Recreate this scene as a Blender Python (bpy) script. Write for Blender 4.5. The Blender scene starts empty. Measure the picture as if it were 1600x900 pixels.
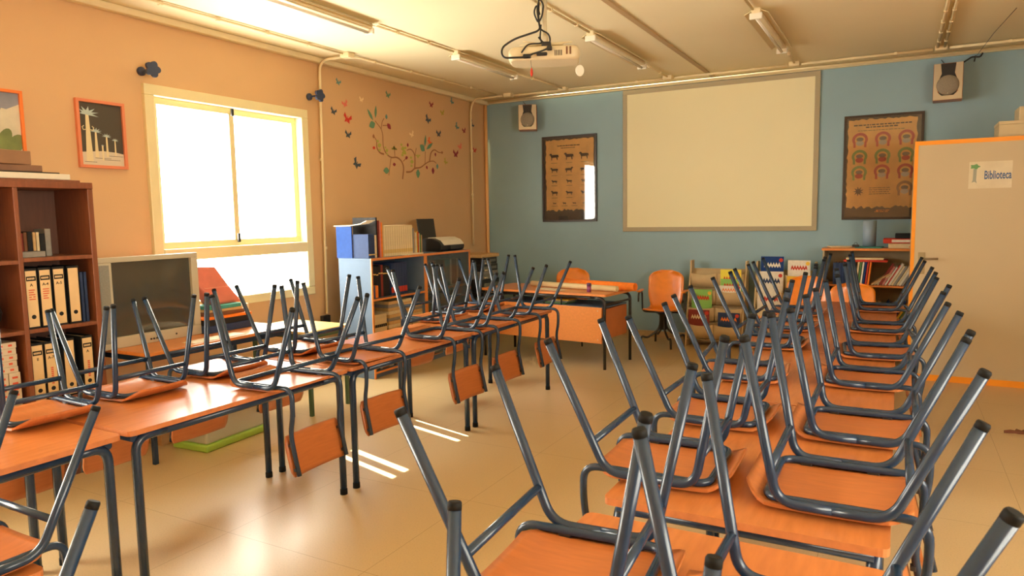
import bpy, bmesh, math, random
from mathutils import Vector, Matrix
PI = math.pi
random.seed(7)
SC = bpy.context.scene
COL = SC.collection

# ---------------------------------------------------------------- camera, world, sun, exposure
cam_d = bpy.data.cameras.new('camera')
cam = bpy.data.objects.new('camera', cam_d); COL.objects.link(cam)
YAW, PIT, ROL = 0.50155, 0.10205, -0.01677
fw = Vector((-math.sin(YAW)*math.cos(PIT), math.cos(YAW)*math.cos(PIT), -math.sin(PIT)))
r0 = Vector((math.cos(YAW), math.sin(YAW), 0)); u0 = r0.cross(fw)
rt = r0*math.cos(ROL) + u0*math.sin(ROL); up = -r0*math.sin(ROL) + u0*math.cos(ROL)
mw = Matrix((rt, up, -fw)).transposed().to_4x4(); mw.translation = Vector((0, 0, 1.6))
cam.matrix_world = mw
cam_d.sensor_width = 36; cam_d.lens = 36*1102/1600; cam_d.clip_start = .05
cam_d.dof.use_dof = True; cam_d.dof.focus_distance = 4.6; cam_d.dof.aperture_fstop = 9
SC.camera = cam
SC.view_settings.view_transform = 'Standard'; SC.view_settings.look = 'None'
SC.view_settings.gamma = 1; SC.view_settings.use_curve_mapping = False
SC.view_settings.exposure = -0.48
SC.cycles.use_denoising = True
SC.cycles.max_bounces = 10; SC.cycles.diffuse_bounces = 7; SC.cycles.glossy_bounces = 4
SC.cycles.sample_clamp_indirect = 3; SC.cycles.caustics_reflective = False
WIN_E = 17.0          # brightness of the daylit frosted panes
wd = bpy.data.worlds.new('world'); SC.world = wd; wd.use_nodes = True
wd.node_tree.nodes['Background'].inputs[0].default_value = (1, .95, .82, 1)
wd.node_tree.nodes['Background'].inputs[1].default_value = 8
sd = bpy.data.lights.new('sun', 'SUN'); sd.energy = 90; sd.angle = .006; sd.color = (1, .93, .78)
sun = bpy.data.objects.new('sun', sd); COL.objects.link(sun)
sdir = Vector((1, -.285, -.80)).normalized()
sun.rotation_euler = sdir.to_track_quat('-Z', 'Y').to_euler()
# ---------------------------------------------------------------- materials
MATS = {}
def nodes_of(m): m.use_nodes = True; return m.node_tree.nodes, m.node_tree.links
def mat(name, colr, rough=.5, metal=0, var=0.0, vscale=8, bump=0, bscale=60, stretch=(1, 1, 1), spec=.5, emit=None, estr=0, coat=0, alpha=None, trans=0):
    if name in MATS: return MATS[name]
    m = bpy.data.materials.new(name); N, L = nodes_of(m); b = N['Principled BSDF']
    b.inputs['Base Color'].default_value = (*colr, 1); b.inputs['Roughness'].default_value = rough
    b.inputs['Metallic'].default_value = metal; b.inputs['Specular IOR Level'].default_value = spec
    b.inputs['Coat Weight'].default_value = coat; b.inputs['Coat Roughness'].default_value = .12
    if trans: b.inputs['Transmission Weight'].default_value = trans
    if alpha is not None: b.inputs['Alpha'].default_value = alpha
    if emit: b.inputs['Emission Color'].default_value = (*emit, 1); b.inputs['Emission Strength'].default_value = estr
    tc = N.new('ShaderNodeTexCoord'); mp = N.new('ShaderNodeMapping'); mp.inputs['Scale'].default_value = stretch
    L.new(tc.outputs['Object'], mp.inputs['Vector'])
    if var:
        n = N.new('ShaderNodeTexNoise'); n.inputs['Scale'].default_value = vscale; n.inputs['Detail'].default_value = 5
        L.new(mp.outputs[0], n.inputs['Vector'])
        r = N.new('ShaderNodeValToRGB'); r.color_ramp.elements[0].position = .3; r.color_ramp.elements[1].position = .7
        r.color_ramp.elements[0].color = tuple(max(0, c*(1-var)) for c in colr)+(1,)
        r.color_ramp.elements[1].color = tuple(min(1, c*(1+var)) for c in colr)+(1,)
        L.new(n.outputs['Fac'], r.inputs[0]); L.new(r.outputs[0], b.inputs['Base Color'])
    if bump:
        n2 = N.new('ShaderNodeTexNoise'); n2.inputs['Scale'].default_value = bscale; n2.inputs['Detail'].default_value = 3
        L.new(mp.outputs[0], n2.inputs['Vector'])
        bp = N.new('ShaderNodeBump'); bp.inputs['Strength'].default_value = bump; bp.inputs['Distance'].default_value = .01
        L.new(n2.outputs['Fac'], bp.inputs['Height']); L.new(bp.outputs[0], b.inputs['Normal'])
    MATS[name] = m; return m
LAM = mat('laminate_beech', (.49, .165, .045), .27, var=.10, vscale=9, stretch=(5, .7, 5), spec=.5, bump=.02, bscale=40)
LAM2 = mat('laminate_beech_side', (.64, .235, .06), .3, var=.08, vscale=9, stretch=(5, .7, 5))
EDGE = mat('laminate_edge', (.50, .17, .055), .45, var=.12, vscale=30)
PLYB = mat('plywood_back', (.42, .130, .034), .36, var=.08, vscale=10, stretch=(1, 1, 9))
PLY = mat('plywood_seat', (.45, .142, .038), .33, var=.10, vscale=10, stretch=(1, 6, 6))
STEEL = mat('blue_grey_painted_steel', (.011, .030, .066), .25, metal=.0, var=.10, vscale=30, spec=.5, coat=.0)
CAP = mat('black_plastic_cap', (.006, .006, .006), .7, spec=.2)
BLACK = mat('black_plastic', (.014, .014, .015), .4, var=.1)
BLKMET = mat('black_painted_steel', (.012, .012, .013), .35, coat=.2)
WHITE = mat('white_plastic', (.78, .75, .62), .4, var=.03)
CREAM = mat('cream_paint', (.80, .70, .44), .7, var=.03, spec=.15)
PIPE = mat('cream_pipe', (.80, .68, .42), .75, var=.04, spec=.12)
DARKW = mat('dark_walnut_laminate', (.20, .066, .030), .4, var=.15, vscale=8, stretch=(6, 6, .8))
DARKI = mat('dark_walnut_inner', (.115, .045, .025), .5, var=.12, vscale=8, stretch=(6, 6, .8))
ORANGE = mat('orange_edge_band', (.90, .33, .012), .4, var=.04)
PAPER = mat('paper', (.80, .74, .58), .7, var=.04, vscale=20)
PAGES = mat('book_pages', (.70, .58, .38), .8, var=.12, vscale=60, stretch=(1, 1, 14))
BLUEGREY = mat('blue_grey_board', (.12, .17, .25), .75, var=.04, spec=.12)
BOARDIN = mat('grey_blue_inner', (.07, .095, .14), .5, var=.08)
KRAFT = mat('beige_cardboard', (.50, .375, .20), .65, var=.05, bump=.03)
def colr(n, c, r=.5, **k): return mat(n, c, r, var=k.pop('var', .06), **k)

def floor_mat():
    m = bpy.data.materials.new('terrazzo_floor'); N, L = nodes_of(m); b = N['Principled BSDF']
    tc = N.new('ShaderNodeTexCoord')
    n = N.new('ShaderNodeTexNoise'); n.inputs['Scale'].default_value = 1.3; n.inputs['Detail'].default_value = 4
    v = N.new('ShaderNodeTexNoise'); v.inputs['Scale'].default_value = 130; v.inputs['Detail'].default_value = 1
    for q in (n, v): L.new(tc.outputs['Object'], q.inputs['Vector'])
    r = N.new('ShaderNodeValToRGB'); e = r.color_ramp.elements
    e[0].position = .3; e[0].color = (.55, .415, .222, 1); e[1].position = .7; e[1].color = (.585, .445, .242, 1)
    L.new(n.outputs['Fac'], r.inputs[0])
    sp = N.new('ShaderNodeValToRGB'); e = sp.color_ramp.elements
    e[0].position = 0; e[0].color = (.25, .20, .15, 1); e[1].position = .37; e[1].color = (1, 1, 1, 1)
    x = sp.color_ramp.elements.new(.66); x.color = (1.12, 1.1, 1.05, 1)
    L.new(v.outputs['Fac'], sp.inputs[0])
    mx = N.new('ShaderNodeMixRGB'); mx.blend_type = 'MULTIPLY'; mx.inputs[0].default_value = .55
    L.new(r.outputs[0], mx.inputs[1]); L.new(sp.outputs[0], mx.inputs[2])
    br = N.new('ShaderNodeTexBrick'); br.offset = 0; br.inputs['Scale'].default_value = 1; br.inputs['Mortar Size'].default_value = .0014
    br.inputs['Brick Width'].default_value = .9; br.inputs['Row Height'].default_value = .9
    br.inputs['Color1'].default_value = br.inputs['Color2'].default_value = (1, 1, 1, 1); br.inputs['Mortar'].default_value = (.45, .36, .25, 1)
    mp = N.new('ShaderNodeMapping'); mp.inputs['Location'].default_value = (.28, .35, 0)
    L.new(tc.outputs['Object'], mp.inputs['Vector']); L.new(mp.outputs[0], br.inputs['Vector'])
    m2 = N.new('ShaderNodeMixRGB'); m2.blend_type = 'MULTIPLY'; m2.inputs[0].default_value = .8
    L.new(mx.outputs[0], m2.inputs[1]); L.new(br.outputs['Color'], m2.inputs[2]); L.new(m2.outputs[0], b.inputs['Base Color'])
    rn = N.new('ShaderNodeMapRange'); rn.inputs['To Min'].default_value = .28; rn.inputs['To Max'].default_value = .32
    L.new(n.outputs['Fac'], rn.inputs['Value']); L.new(rn.outputs[0], b.inputs['Roughness'])
    return m
FLOOR = floor_mat()
WALL_O = mat('ochre_orange_wall_paint', (.63, .405, .205), .6, var=.035, vscale=1.5, bump=.06, bscale=90)
WALL_B = mat('blue_wall_paint', (.26, .41, .485), .6, var=.05, vscale=1.6, bump=.06, bscale=90)
CEIL = mat('cream_ceiling_paint', (.84, .755, .49), .7, var=.02, vscale=1, bump=.04)

# ---------------------------------------------------------------- mesh helpers
def box(bm, x0, x1, y0, y1, z0, z1, bev=0, M=None, mi=0, seg=2):
    vs = [bm.verts.new((x, y, z)) for z in (z0, z1) for y in (y0, y1) for x in (x0, x1)]
    idx = [(0, 2, 3, 1), (4, 5, 7, 6), (0, 1, 5, 4), (2, 6, 7, 3), (0, 4, 6, 2), (1, 3, 7, 5)]
    fs = [bm.faces.new([vs[i] for i in f]) for f in idx]
    for f in fs: f.material_index = mi
    if bev:
        es = list({e for f in fs for e in f.edges})
        r = bmesh.ops.bevel(bm, geom=es, offset=bev, segments=seg, affect='EDGES', profile=.5)
        vs = list({v for f in r['faces'] for v in f.verts} | {v for v in vs if v.is_valid})
        for f in r['faces']: f.material_index = mi
    if M is not None: bmesh.ops.transform(bm, matrix=M, verts=[v for v in vs if v.is_valid])
    return vs
def cbox(bm, c, s, bev=0, M=None, mi=0):
    return box(bm, c[0]-s[0]/2, c[0]+s[0]/2, c[1]-s[1]/2, c[1]+s[1]/2, c[2]-s[2]/2, c[2]+s[2]/2, bev, M, mi)
def rounded(pts, rad, n=5, closed=False):
    P = [Vector(p) for p in pts]; out = []; m = len(P)
    for i, p in enumerate(P):
        if not closed and i in (0, m-1): out.append(p); continue
        a = P[i-1]; c = P[(i+1) % m]; r = rad[i] if isinstance(rad, (list, tuple)) else rad
        da = (a-p); dc = (c-p); k = min(r, da.length*.49, dc.length*.49)
        if k < 1e-5: out.append(p); continue
        s = p+da.normalized()*k; e = p+dc.normalized()*k
        for j in range(n+1):
            t = j/n; out.append(s*(1-t)**2+p*2*t*(1-t)+e*t*t)
    return out
def tube(bm, path, r, n=10, closed=False, caps=True, mi=0):
    P = [Vector(p) for p in path]; rings = []; m = len(P)
    def tan(i):
        if closed: return (P[(i+1) % m]-P[i-1]).normalized()
        if i == 0: return (P[1]-P[0]).normalized()
        if i == m-1: return (P[-1]-P[-2]).normalized()
        return ((P[i+1]-P[i]).normalized()+(P[i]-P[i-1]).normalized()).normalized()
    t = tan(0); nrm = t.orthogonal().normalized()
    for i in range(m):
        t2 = tan(i); q = t.rotation_difference(t2); nrm = (q @ nrm); nrm = (nrm-t2*nrm.dot(t2)).normalized(); t = t2
        b = t.cross(nrm); rr = r[i] if isinstance(r, (list, tuple)) else r
        rings.append([bm.verts.new(P[i]+(nrm*math.cos(2*PI*k/n)+b*math.sin(2*PI*k/n))*rr) for k in range(n)])
    fs = []
    for i in range(m if closed else m-1):
        A = rings[i]; B = rings[(i+1) % m]
        for k in range(n): fs.append(bm.faces.new((A[k], A[(k+1) % n], B[(k+1) % n], B[k])))
    if caps and not closed:
        fs.append(bm.faces.new(rings[0][::-1])); fs.append(bm.faces.new(rings[-1]))
    for f in fs: f.smooth = True; f.material_index = mi
    if caps and not closed: fs[-1].smooth = fs[-2].smooth = False
    return rings
def prism(bm, poly, z0, z1, M=None, mi=0):
    a = [bm.verts.new((x, y, z0)) for x, y in poly]; b = [bm.verts.new((x, y, z1)) for x, y in poly]; n = len(poly)
    fs = [bm.faces.new(a[::-1]), bm.faces.new(b)]
    for i in range(n): fs.append(bm.faces.new((a[i], a[(i+1) % n], b[(i+1) % n], b[i])))
    for f in fs: f.material_index = mi
    if M is not None: bmesh.ops.transform(bm, matrix=M, verts=a+b)
    return a+b
def lathe(bm, prof, n=24, M=None, mi=0):
    rings = []; vs = []
    for r, z in prof:
        rg = [bm.verts.new((max(r, 1e-4)*math.cos(2*PI*k/n), max(r, 1e-4)*math.sin(2*PI*k/n), z)) for k in range(n)]
        rings.append(rg); vs += rg
    for A, B in zip(rings, rings[1:]):
        for k in range(n):
            f = bm.faces.new((A[k], A[(k+1) % n], B[(k+1) % n], B[k])); f.smooth = True; f.material_index = mi
    for rg, fl in ((rings[0], True), (rings[-1], False)):
        f = bm.faces.new(rg[::-1] if fl else rg); f.material_index = mi
    if M is not None: bmesh.ops.transform(bm, matrix=M, verts=vs)
    return vs
def ball(bm, c, r, s=(1, 1, 1), M=None, mi=0, n=16):
    k = bmesh.ops.create_uvsphere(bm, u_segments=n, v_segments=max(6, n//2), radius=r)['verts']
    for v in k:
        v.co = Vector((v.co.x*s[0], v.co.y*s[1], v.co.z*s[2]))+Vector(c)
        for f in v.link_faces: f.smooth = True; f.material_index = mi
    if M is not None: bmesh.ops.transform(bm, matrix=M, verts=k)
    return k
def BM(): return bmesh.new()
def obj(name, bm, mats, parent=None, loc=None, rz=0, smooth=False):
    bmesh.ops.recalc_face_normals(bm, faces=bm.faces)
    me = bpy.data.meshes.new(name); bm.to_mesh(me); bm.free()
    if not isinstance(mats, (list, tuple)): mats = [mats]
    for m in mats: me.materials.append(m)
    o = bpy.data.objects.new(name, me); COL.objects.link(o)
    if parent: o.parent = parent
    if loc: o.location = loc
    if rz: o.rotation_euler = (0, 0, rz)
    return o
def tag(o, label, cat, group=None, kind=None):
    if label: o['label'] = label
    if cat: o['category'] = cat
    if group: o['group'] = group
    if kind: o['kind'] = kind
    return o
def thing(name, label, cat, loc=(0, 0, 0), rz=0, group=None, scale=None, rot=None):
    o = bpy.data.objects.new(name, None); o.empty_display_size = .1; COL.objects.link(o); o.location = loc
    o.rotation_euler = rot if rot else (0, 0, rz)
    if scale: o.scale = (scale,)*3
    return tag(o, label, cat, group)
def struct(name, bm, m, parent=None):
    o = obj(name, bm, m, parent)
    if not parent: o['kind'] = 'structure'
    return o
def copy_tree(o, parent=None):
    c = o.copy(); COL.objects.link(c)
    if parent: c.parent = parent
    for ch in list(o.children): copy_tree(ch, c)
    return c
def T(*v): return Matrix.Translation(Vector(v))
def RX(a): return Matrix.Rotation(a, 4, 'X')
def RY(a): return Matrix.Rotation(a, 4, 'Y')
def RZ(a): return Matrix.Rotation(a, 4, 'Z')
def text_mesh(s, size, m, name='lettering', extrude=.0006, parent=None, M=None, shear=0, bold=0):
    cu = bpy.data.curves.new('t', 'FONT'); cu.body = s; cu.size = size; cu.extrude = extrude; cu.align_x = 'CENTER'; cu.align_y = 'CENTER'
    cu.shear = shear; cu.offset = bold; cu.resolution_u = 3
    t = bpy.data.objects.new('t', cu); COL.objects.link(t)
    dg = bpy.context.evaluated_depsgraph_get(); me = bpy.data.meshes.new_from_object(t.evaluated_get(dg))
    bpy.data.objects.remove(t)
    me.materials.clear(); me.materials.append(m)
    if M is not None: me.transform(M)
    o = bpy.data.objects.new(name, me); COL.objects.link(o)
    if parent: o.parent = parent
    return o
# lettering / pictures drawn on a wall-like plane: local (u right, v up, depth out)
FX = Matrix(((0, 0, 1, 0), (1, 0, 0, 0), (0, 1, 0, 0), (0, 0, 0, 1)))     # plane facing +X : u -> +Y , v -> +Z , out -> +X
FY = Matrix(((1, 0, 0, 0), (0, 0, -1, 0), (0, 1, 0, 0), (0, 0, 0, 1)))    # plane facing -Y : u -> +X , v -> +Z , out -> -Y

# ---------------------------------------------------------------- room shell
XL, XR, YB, YF, ZC = -5.24, 2.6, 8.85, -2.6, 3.22
bm = BM(); box(bm, XL-.2, XR+.2, YF-.2, YB+.2, -.12, 0); struct('floor', bm, FLOOR)
bm = BM(); box(bm, XL-.2, XR+.2, YF-.2, YB+.2, ZC, ZC+.15); struct('ceiling', bm, CEIL)
W1 = (3.575, 5.32, .84, 2.68); W2 = (-1.6, 1.2, .84, 2.68); W3 = (-.4, 2.8, 1.0, 2.6)
bm = BM()
for y0, y1, z0, z1 in ((YF-.2, W2[0], 0, ZC), (W2[0], W2[1], 0, W2[2]), (W2[0], W2[1], W2[3], ZC), (W2[1], W1[0], 0, ZC),
                       (W1[0], W1[1], 0, W1[2]), (W1[0], W1[1], W1[3], ZC), (W1[1], YB+.2, 0, ZC)):
    box(bm, XL-.2, XL, y0, y1, z0, z1)
struct('wall_left', bm, WALL_O)
bm = BM(); box(bm, XL, XR, YB, YB+.2, 0, ZC); struct('wall_back', bm, WALL_B)
bm = BM(); box(bm, XL, XR, YF-.2, YF, 0, ZC); struct('wall_front', bm, WALL_O)
bm = BM()
for y0, y1, z0, z1 in ((YF-.2, W3[0], 0, ZC), (W3[0], W3[1], 0, W3[2]), (W3[0], W3[1], W3[3], ZC), (W3[1], YB+.2, 0, ZC)):
    box(bm, XR, XR+.2, y0, y1, z0, z1)
struct('wall_right', bm, WALL_O)
bm = BM(); box(bm, XL, XL+.07, YF, YB, 3.165, ZC, .012); struct('trim_1', bm, CREAM)
bm = BM(); box(bm, XL+.07, XR, YB-.05, YB, 3.175, ZC, .012); struct('trim_2', bm, CREAM)
bm = BM(); box(bm, -2.035, -1.985, YF, YB-.05, ZC-.012, ZC+.004, .004); struct('trim_3', bm, mat('brown_ceiling_joint', (.42, .30, .15), .7))
bm = BM(); box(bm, XL, XL+.013, YF, YB, 0, .08, .003); struct('baseboard_left', bm, mat('terrazzo_baseboard', (.50, .36, .20), .4, var=.1, vscale=40))
bm = BM(); box(bm, XL+.013, XR, YB-.013, YB, 0, .08, .003); struct('baseboard_back', bm, MATS['terrazzo_baseboard'])
PANE = mat('sunlit_frosted_pane', (.9, .9, .85), .6, emit=(1, .965, .85), estr=WIN_E)
FILL_PANE = mat('shaded_frosted_pane', (.9, .9, .85), .6, emit=(1, .95, .80), estr=WIN_E*.8)  # weaker glow for the added window on the right wall
ALU = mat('cream_window_frame', (.80, .72, .42), .4, var=.02)
PANE.cycles.emission_sampling = 'NONE'; FILL_PANE.cycles.emission_sampling = 'NONE'
def pane_light(x, y0, y1, z0, z1, sgn, rad):
    # daylight of one frosted pane; plain fill light at the added window
    d = bpy.data.lights.new('pane_daylight', 'AREA'); d.shape = 'RECTANGLE'; d.size = y1-y0; d.size_y = z1-z0
    d.energy = .92*rad*PI*(y1-y0)*(z1-z0); d.color = (1, .965, .85)
    o = bpy.data.objects.new('pane_daylight', d); COL.objects.link(o); o.location = (x, (y0+y1)/2, (z0+z1)/2)
    o.rotation_euler = Vector((sgn, 0, 0)).to_track_quat('-Z', 'Y').to_euler()
def slab_with_slits(bm, x0, x1, y0, y1, z0, z1, slits, s0, s1):
    cur = y0
    for a, b in sorted(slits):
        box(bm, x0, x1, cur, a, z0, z1); box(bm, x0, x1, a, b, z0, s0); box(bm, x0, x1, a, b, s1, z1); cur = b
    box(bm, x0, x1, cur, y1, z0, z1)
def window(name, x, W, sgn, PANE, slits=()):
    root = bpy.data.objects.new(name, None); COL.objects.link(root); root['kind'] = 'structure'; root.location = (x, (W[0]+W[1])/2, W[2])
    def P(n, bm, m):
        o = obj(n, bm, m); o.parent = root; o.matrix_parent_inverse = Matrix.Translation(-Vector(root.location)); return o
    y0, y1, z0, z1 = W; a, b = sorted((x-sgn*.07, x+sgn*.035))
    bm = BM(); f = .085
    box(bm, a, b, y0, y1, z0, z0+f-.005, .006); box(bm, a, b, y0, y1, z1-f, z1, .006)
    box(bm, a, b, y0, y0+f, z0+f, z1-f, .006); box(bm, a, b, y1-f, y1, z0+f, z1-f, .006)
    zt = z0+.435; box(bm, a, b, y0+f, y1-f, zt, zt+.10, .006); P('window_frame', bm, ALU)
    ym = (y0+y1)/2; c, d = sorted((x-sgn*.05, x+sgn*.005))
    for i, (p, q) in enumerate(((y0+f, ym+.02), (ym-.02, y1-f))):
        dx = -.028*sgn*i; bm = BM(); s = .055; zz0, zz1 = zt+.10, z1-f
        box(bm, c+dx, c+dx+.025, p, q, zz0, zz0+s, .004); box(bm, c+dx, c+dx+.025, p, q, zz1-s, zz1, .004)
        box(bm, c+dx, c+dx+.025, p, p+s, zz0+s, zz1-s, .004); box(bm, c+dx, c+dx+.025, q-s, q, zz0+s, zz1-s, .004); P('sash', bm, ALU)
        bm = BM(); slab_with_slits(bm, c+dx+.008, c+dx+.014, p+s, q-s, zz0+s, zz1-s, [t for t in slits if p < t[0] < q], 1.60, 2.07)
        P('pane', bm, PANE); xf = c+dx+(.015 if sgn > 0 else .007)
        pane_light(xf, p+s, q-s, zz0+s, zz1-s, sgn, WIN_E if PANE.name[0:3] == 'sun' else WIN_E*.8)
    bm = BM(); box(bm, c+.008, c+.014, y0+f, y1-f, z0+f, zt); P('pane', bm, PANE)
    pane_light(c+(.015 if sgn > 0 else .007), y0+f, y1-f, z0+f, zt, sgn, WIN_E if PANE.name[0:3] == 'sun' else WIN_E*.8)
    bm = BM(); box(bm, x+sgn*.012 if sgn > 0 else x-.03, x+.03 if sgn > 0 else x-.012, ym-.045, ym-.02, zt+.13, zt+.21, .004)
    box(bm, x+sgn*.012 if sgn > 0 else x-.03, x+.03 if sgn > 0 else x-.012, ym-.045, ym-.02, z1-f-.075, z1-f-.01, .004); P('latch', bm, BLACK)
    return root
window('window_1', XL, W1, 1, PANE, [(4.065, 4.105), (4.185, 4.235), (4.845, 4.885), (4.975, 5.025)])
window('window_2', XL, W2, 1, PANE)
window('window_3', XR, W3, -1, FILL_PANE)  # unseen window added on the right as fill light for the left wall

# ---------------------------------------------------------------- ceiling conduits, boxes and lamps
def conduit(path, label, r=.011, rad=.06, group=None, clips=()):
    t = thing('cable_conduit', label, 'conduit', path[0], 0, group); o0 = Vector(path[0])
    bm = BM(); tube(bm, [Vector(p)-o0 for p in rounded(path, rad)], r, 8); obj('tube', bm, PIPE, t)
    bm = BM()
    for c in clips: cbox(bm, Vector(c)-o0, (.03, .03, .03), .004)
    if clips: obj('clip', bm, PIPE, t)['kind'] = 'stuff'
    return t
zt = ZC-.017
conduit([(-4.87, -1, zt), (-4.82, 5.43, zt)], 'cream conduit along the ceiling beside the window wall', clips=[(-4.875+.0078*(.5*i+1), .5*i, ZC-.018) for i in range(4, 11)])
conduit([(-4.82, 5.57, zt), (-4.76, 8.34, zt)], 'cream ceiling conduit between the window drop and the far left corner', clips=[(-4.81+.02*i, 5.9+.6*i, ZC-.018) for i in range(4)])
conduit([(-3.9, 4.84, zt), (-3.87, 5.95, zt)], 'short cream conduit joining the two lamps nearest the window', clips=[(-3.89, 5.1, ZC-.018), (-3.88, 5.55, ZC-.018)])
conduit([(-3.86, 7.2, zt), (-3.82, 8.40, zt)], 'cream conduit from the second window-side lamp to the blue wall', clips=[(-3.84, 7.6, ZC-.018)])
conduit([(-2.46, 3.0, zt), (-2.46, 5.98, zt)], 'cream conduit running behind the projector to the middle lamp', clips=[(-2.46, 5.2, ZC-.018), (-2.46, 5.7, ZC-.018)])
conduit([(-2.46, 7.46, zt), (-2.46, 8.40, zt)], 'cream conduit from the middle lamp to the blue wall', clips=[(-2.46, 7.7, ZC-.018), (-2.46, 8.1, ZC-.018)])
conduit([(-1.10, 4.0, zt), (-1.08, 6.03, zt)], 'cream conduit leading to the lamp right of the projector')
conduit([(-1.04, 7.5, zt), (-1.06, 8.40, zt)], 'cream conduit from the rightmost lamp to the blue wall', clips=[(-1.05, 7.9, ZC-.018)])
for x, w in ((.275, 'left'), (.335, 'right')):
    conduit([(x, 5, zt), (x+.005, 8.40, zt)], w+' tube of the double conduit above the right speaker', r=.013, clips=[(x, 6.5+.4*i, ZC-.018) for i in range(5)])
SEG = [(-4.55, -3.89, 'in the far left corner'), (-3.75, -2.53, 'above the left poster'), (-2.39, -1.13, 'above the projection screen'), (-.99, .24, 'above the right poster'), (.38, 1.9, 'right of the right speaker')]
for a, b, w in SEG:
    conduit([(a, 8.43, ZC-.03), (b, 8.44, ZC-.03)], 'cream conduit along the back of the ceiling '+w, r=.014, group='conduit run before the blue wall', clips=[(a+.1+.4*i, 8.435, ZC-.03) for i in range(int((b-a-.05)/.4)+1)])
conduit([(-5.1, 8.72, ZC-.03), (1.7, 8.76, ZC-.03)], 'second cream conduit tight against the blue wall', r=.014)
conduit([(-4.895, 5.5, ZC-.03), (-5.19, 5.50, ZC-.03), (-5.19, 5.455, .62)], 'cream conduit dropping down the wall right of the window', r=.014, rad=.12, clips=[(-5.19, 5.475, z) for z in (1.3, 2.2)])
conduit([(-4.70, 8.38, ZC-.03), (-5.15, 8.40, ZC-.03), (-5.2, 8.39, ZC-.16), (-5.2, 8.39, 1.2)], 'ochre conduit dropping down the wall near the far corner', r=.013, rad=.1, clips=[(-5.2, 8.39, z) for z in (1.9, 2.5)])
bm = BM(); tube(bm, [(XL+.03, YB-.045, .08), (XL+.03, YB-.045, 3.17)], .024, 10); struct('trim_4', bm, mat('ochre_corner_cover', (.86, .50, .20), .5))
tag(obj('socket_box', (lambda b: (box(b, XL, XL+.045, 5.40, 5.51, .48, .60, .006), b)[1])(BM()), BLACK), 'small black socket box at the foot of the conduit by the bookcase', 'socket')
JB = [(-4.82, 5.5), (-4.62, 8.42), (-3.82, 8.42), (-2.46, 8.42), (-1.06, 8.44), (.31, 8.45)]
JL = ['above the window conduit', 'in the far left corner', 'right of the left speaker', 'above the left end of the projection screen', 'above the right end of the projection screen', 'above the right wall speaker']
for (x, y), l in zip(JB, JL):
    bm = BM(); cbox(bm, (0, 0, -.022), (.11, .10, .044), .006); cbox(bm, (0, 0, -.047), (.095, .085, .006), .002)
    tag(obj('junction_box', bm, PIPE, loc=(x, y, ZC)), 'square cream junction box on the ceiling '+l, 'junction box')
LAMPM = mat('cream_lamp_housing', (.74, .64, .40), .4, var=.02); TUBEM = mat('unlit_fluorescent_tube', (.82, .78, .66), .25)
def lamp(x, y0, y1, label):
    t = thing('fluorescent_lamp', label, 'ceiling lamp', (x, y0, ZC), 0, 'fluorescent battens on the ceiling'); L = y1-y0
    bm = BM(); box(bm, -.035, .035, 0, L, -.05, 0, .006); obj('housing', bm, LAMPM, t)
    for s in (0, 1):
        bm = BM(); cbox(bm, (.0, .012 if not s else L-.012, -.065), (.10, .024, .05), .006); obj('end_cap', bm, WHITE, t)
    bm = BM(); tube(bm, [(.0, .03, -.075), (.0, L-.03, -.075)], .013, 12); obj('tube', bm, TUBEM, t)
    bm = BM(); prism(bm, [(-.1, -.025), (-.035, 0), (-.03, -.004), (-.095, -.03)], .05, L-.05, RX(PI/2) @ RX(0))
    bm.free()
    bm = BM(); M = Matrix(((1, 0, 0, 0), (0, 0, 1, 0), (0, 1, 0, 0), (0, 0, 0, 1)))
    for s in (-1, 1): prism(bm, [(s*.036, -.012), (s*.095, -.04), (s*.093, -.045), (s*.034, -.018)], .03, L-.03, M)
    obj('reflector', bm, LAMPM, t); return t
lamp(-3.95, 3.45, 4.80, 'fluorescent batten nearest the window, at the top edge')
lamp(-3.87, 5.98, 7.20, 'far fluorescent batten left of the projector')
lamp(-2.46, 6.00, 7.46, 'fluorescent batten right behind the projector, above the screen')
lamp(-1.06, 6.05, 7.50, 'rightmost fluorescent batten above the blue wall')

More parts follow.
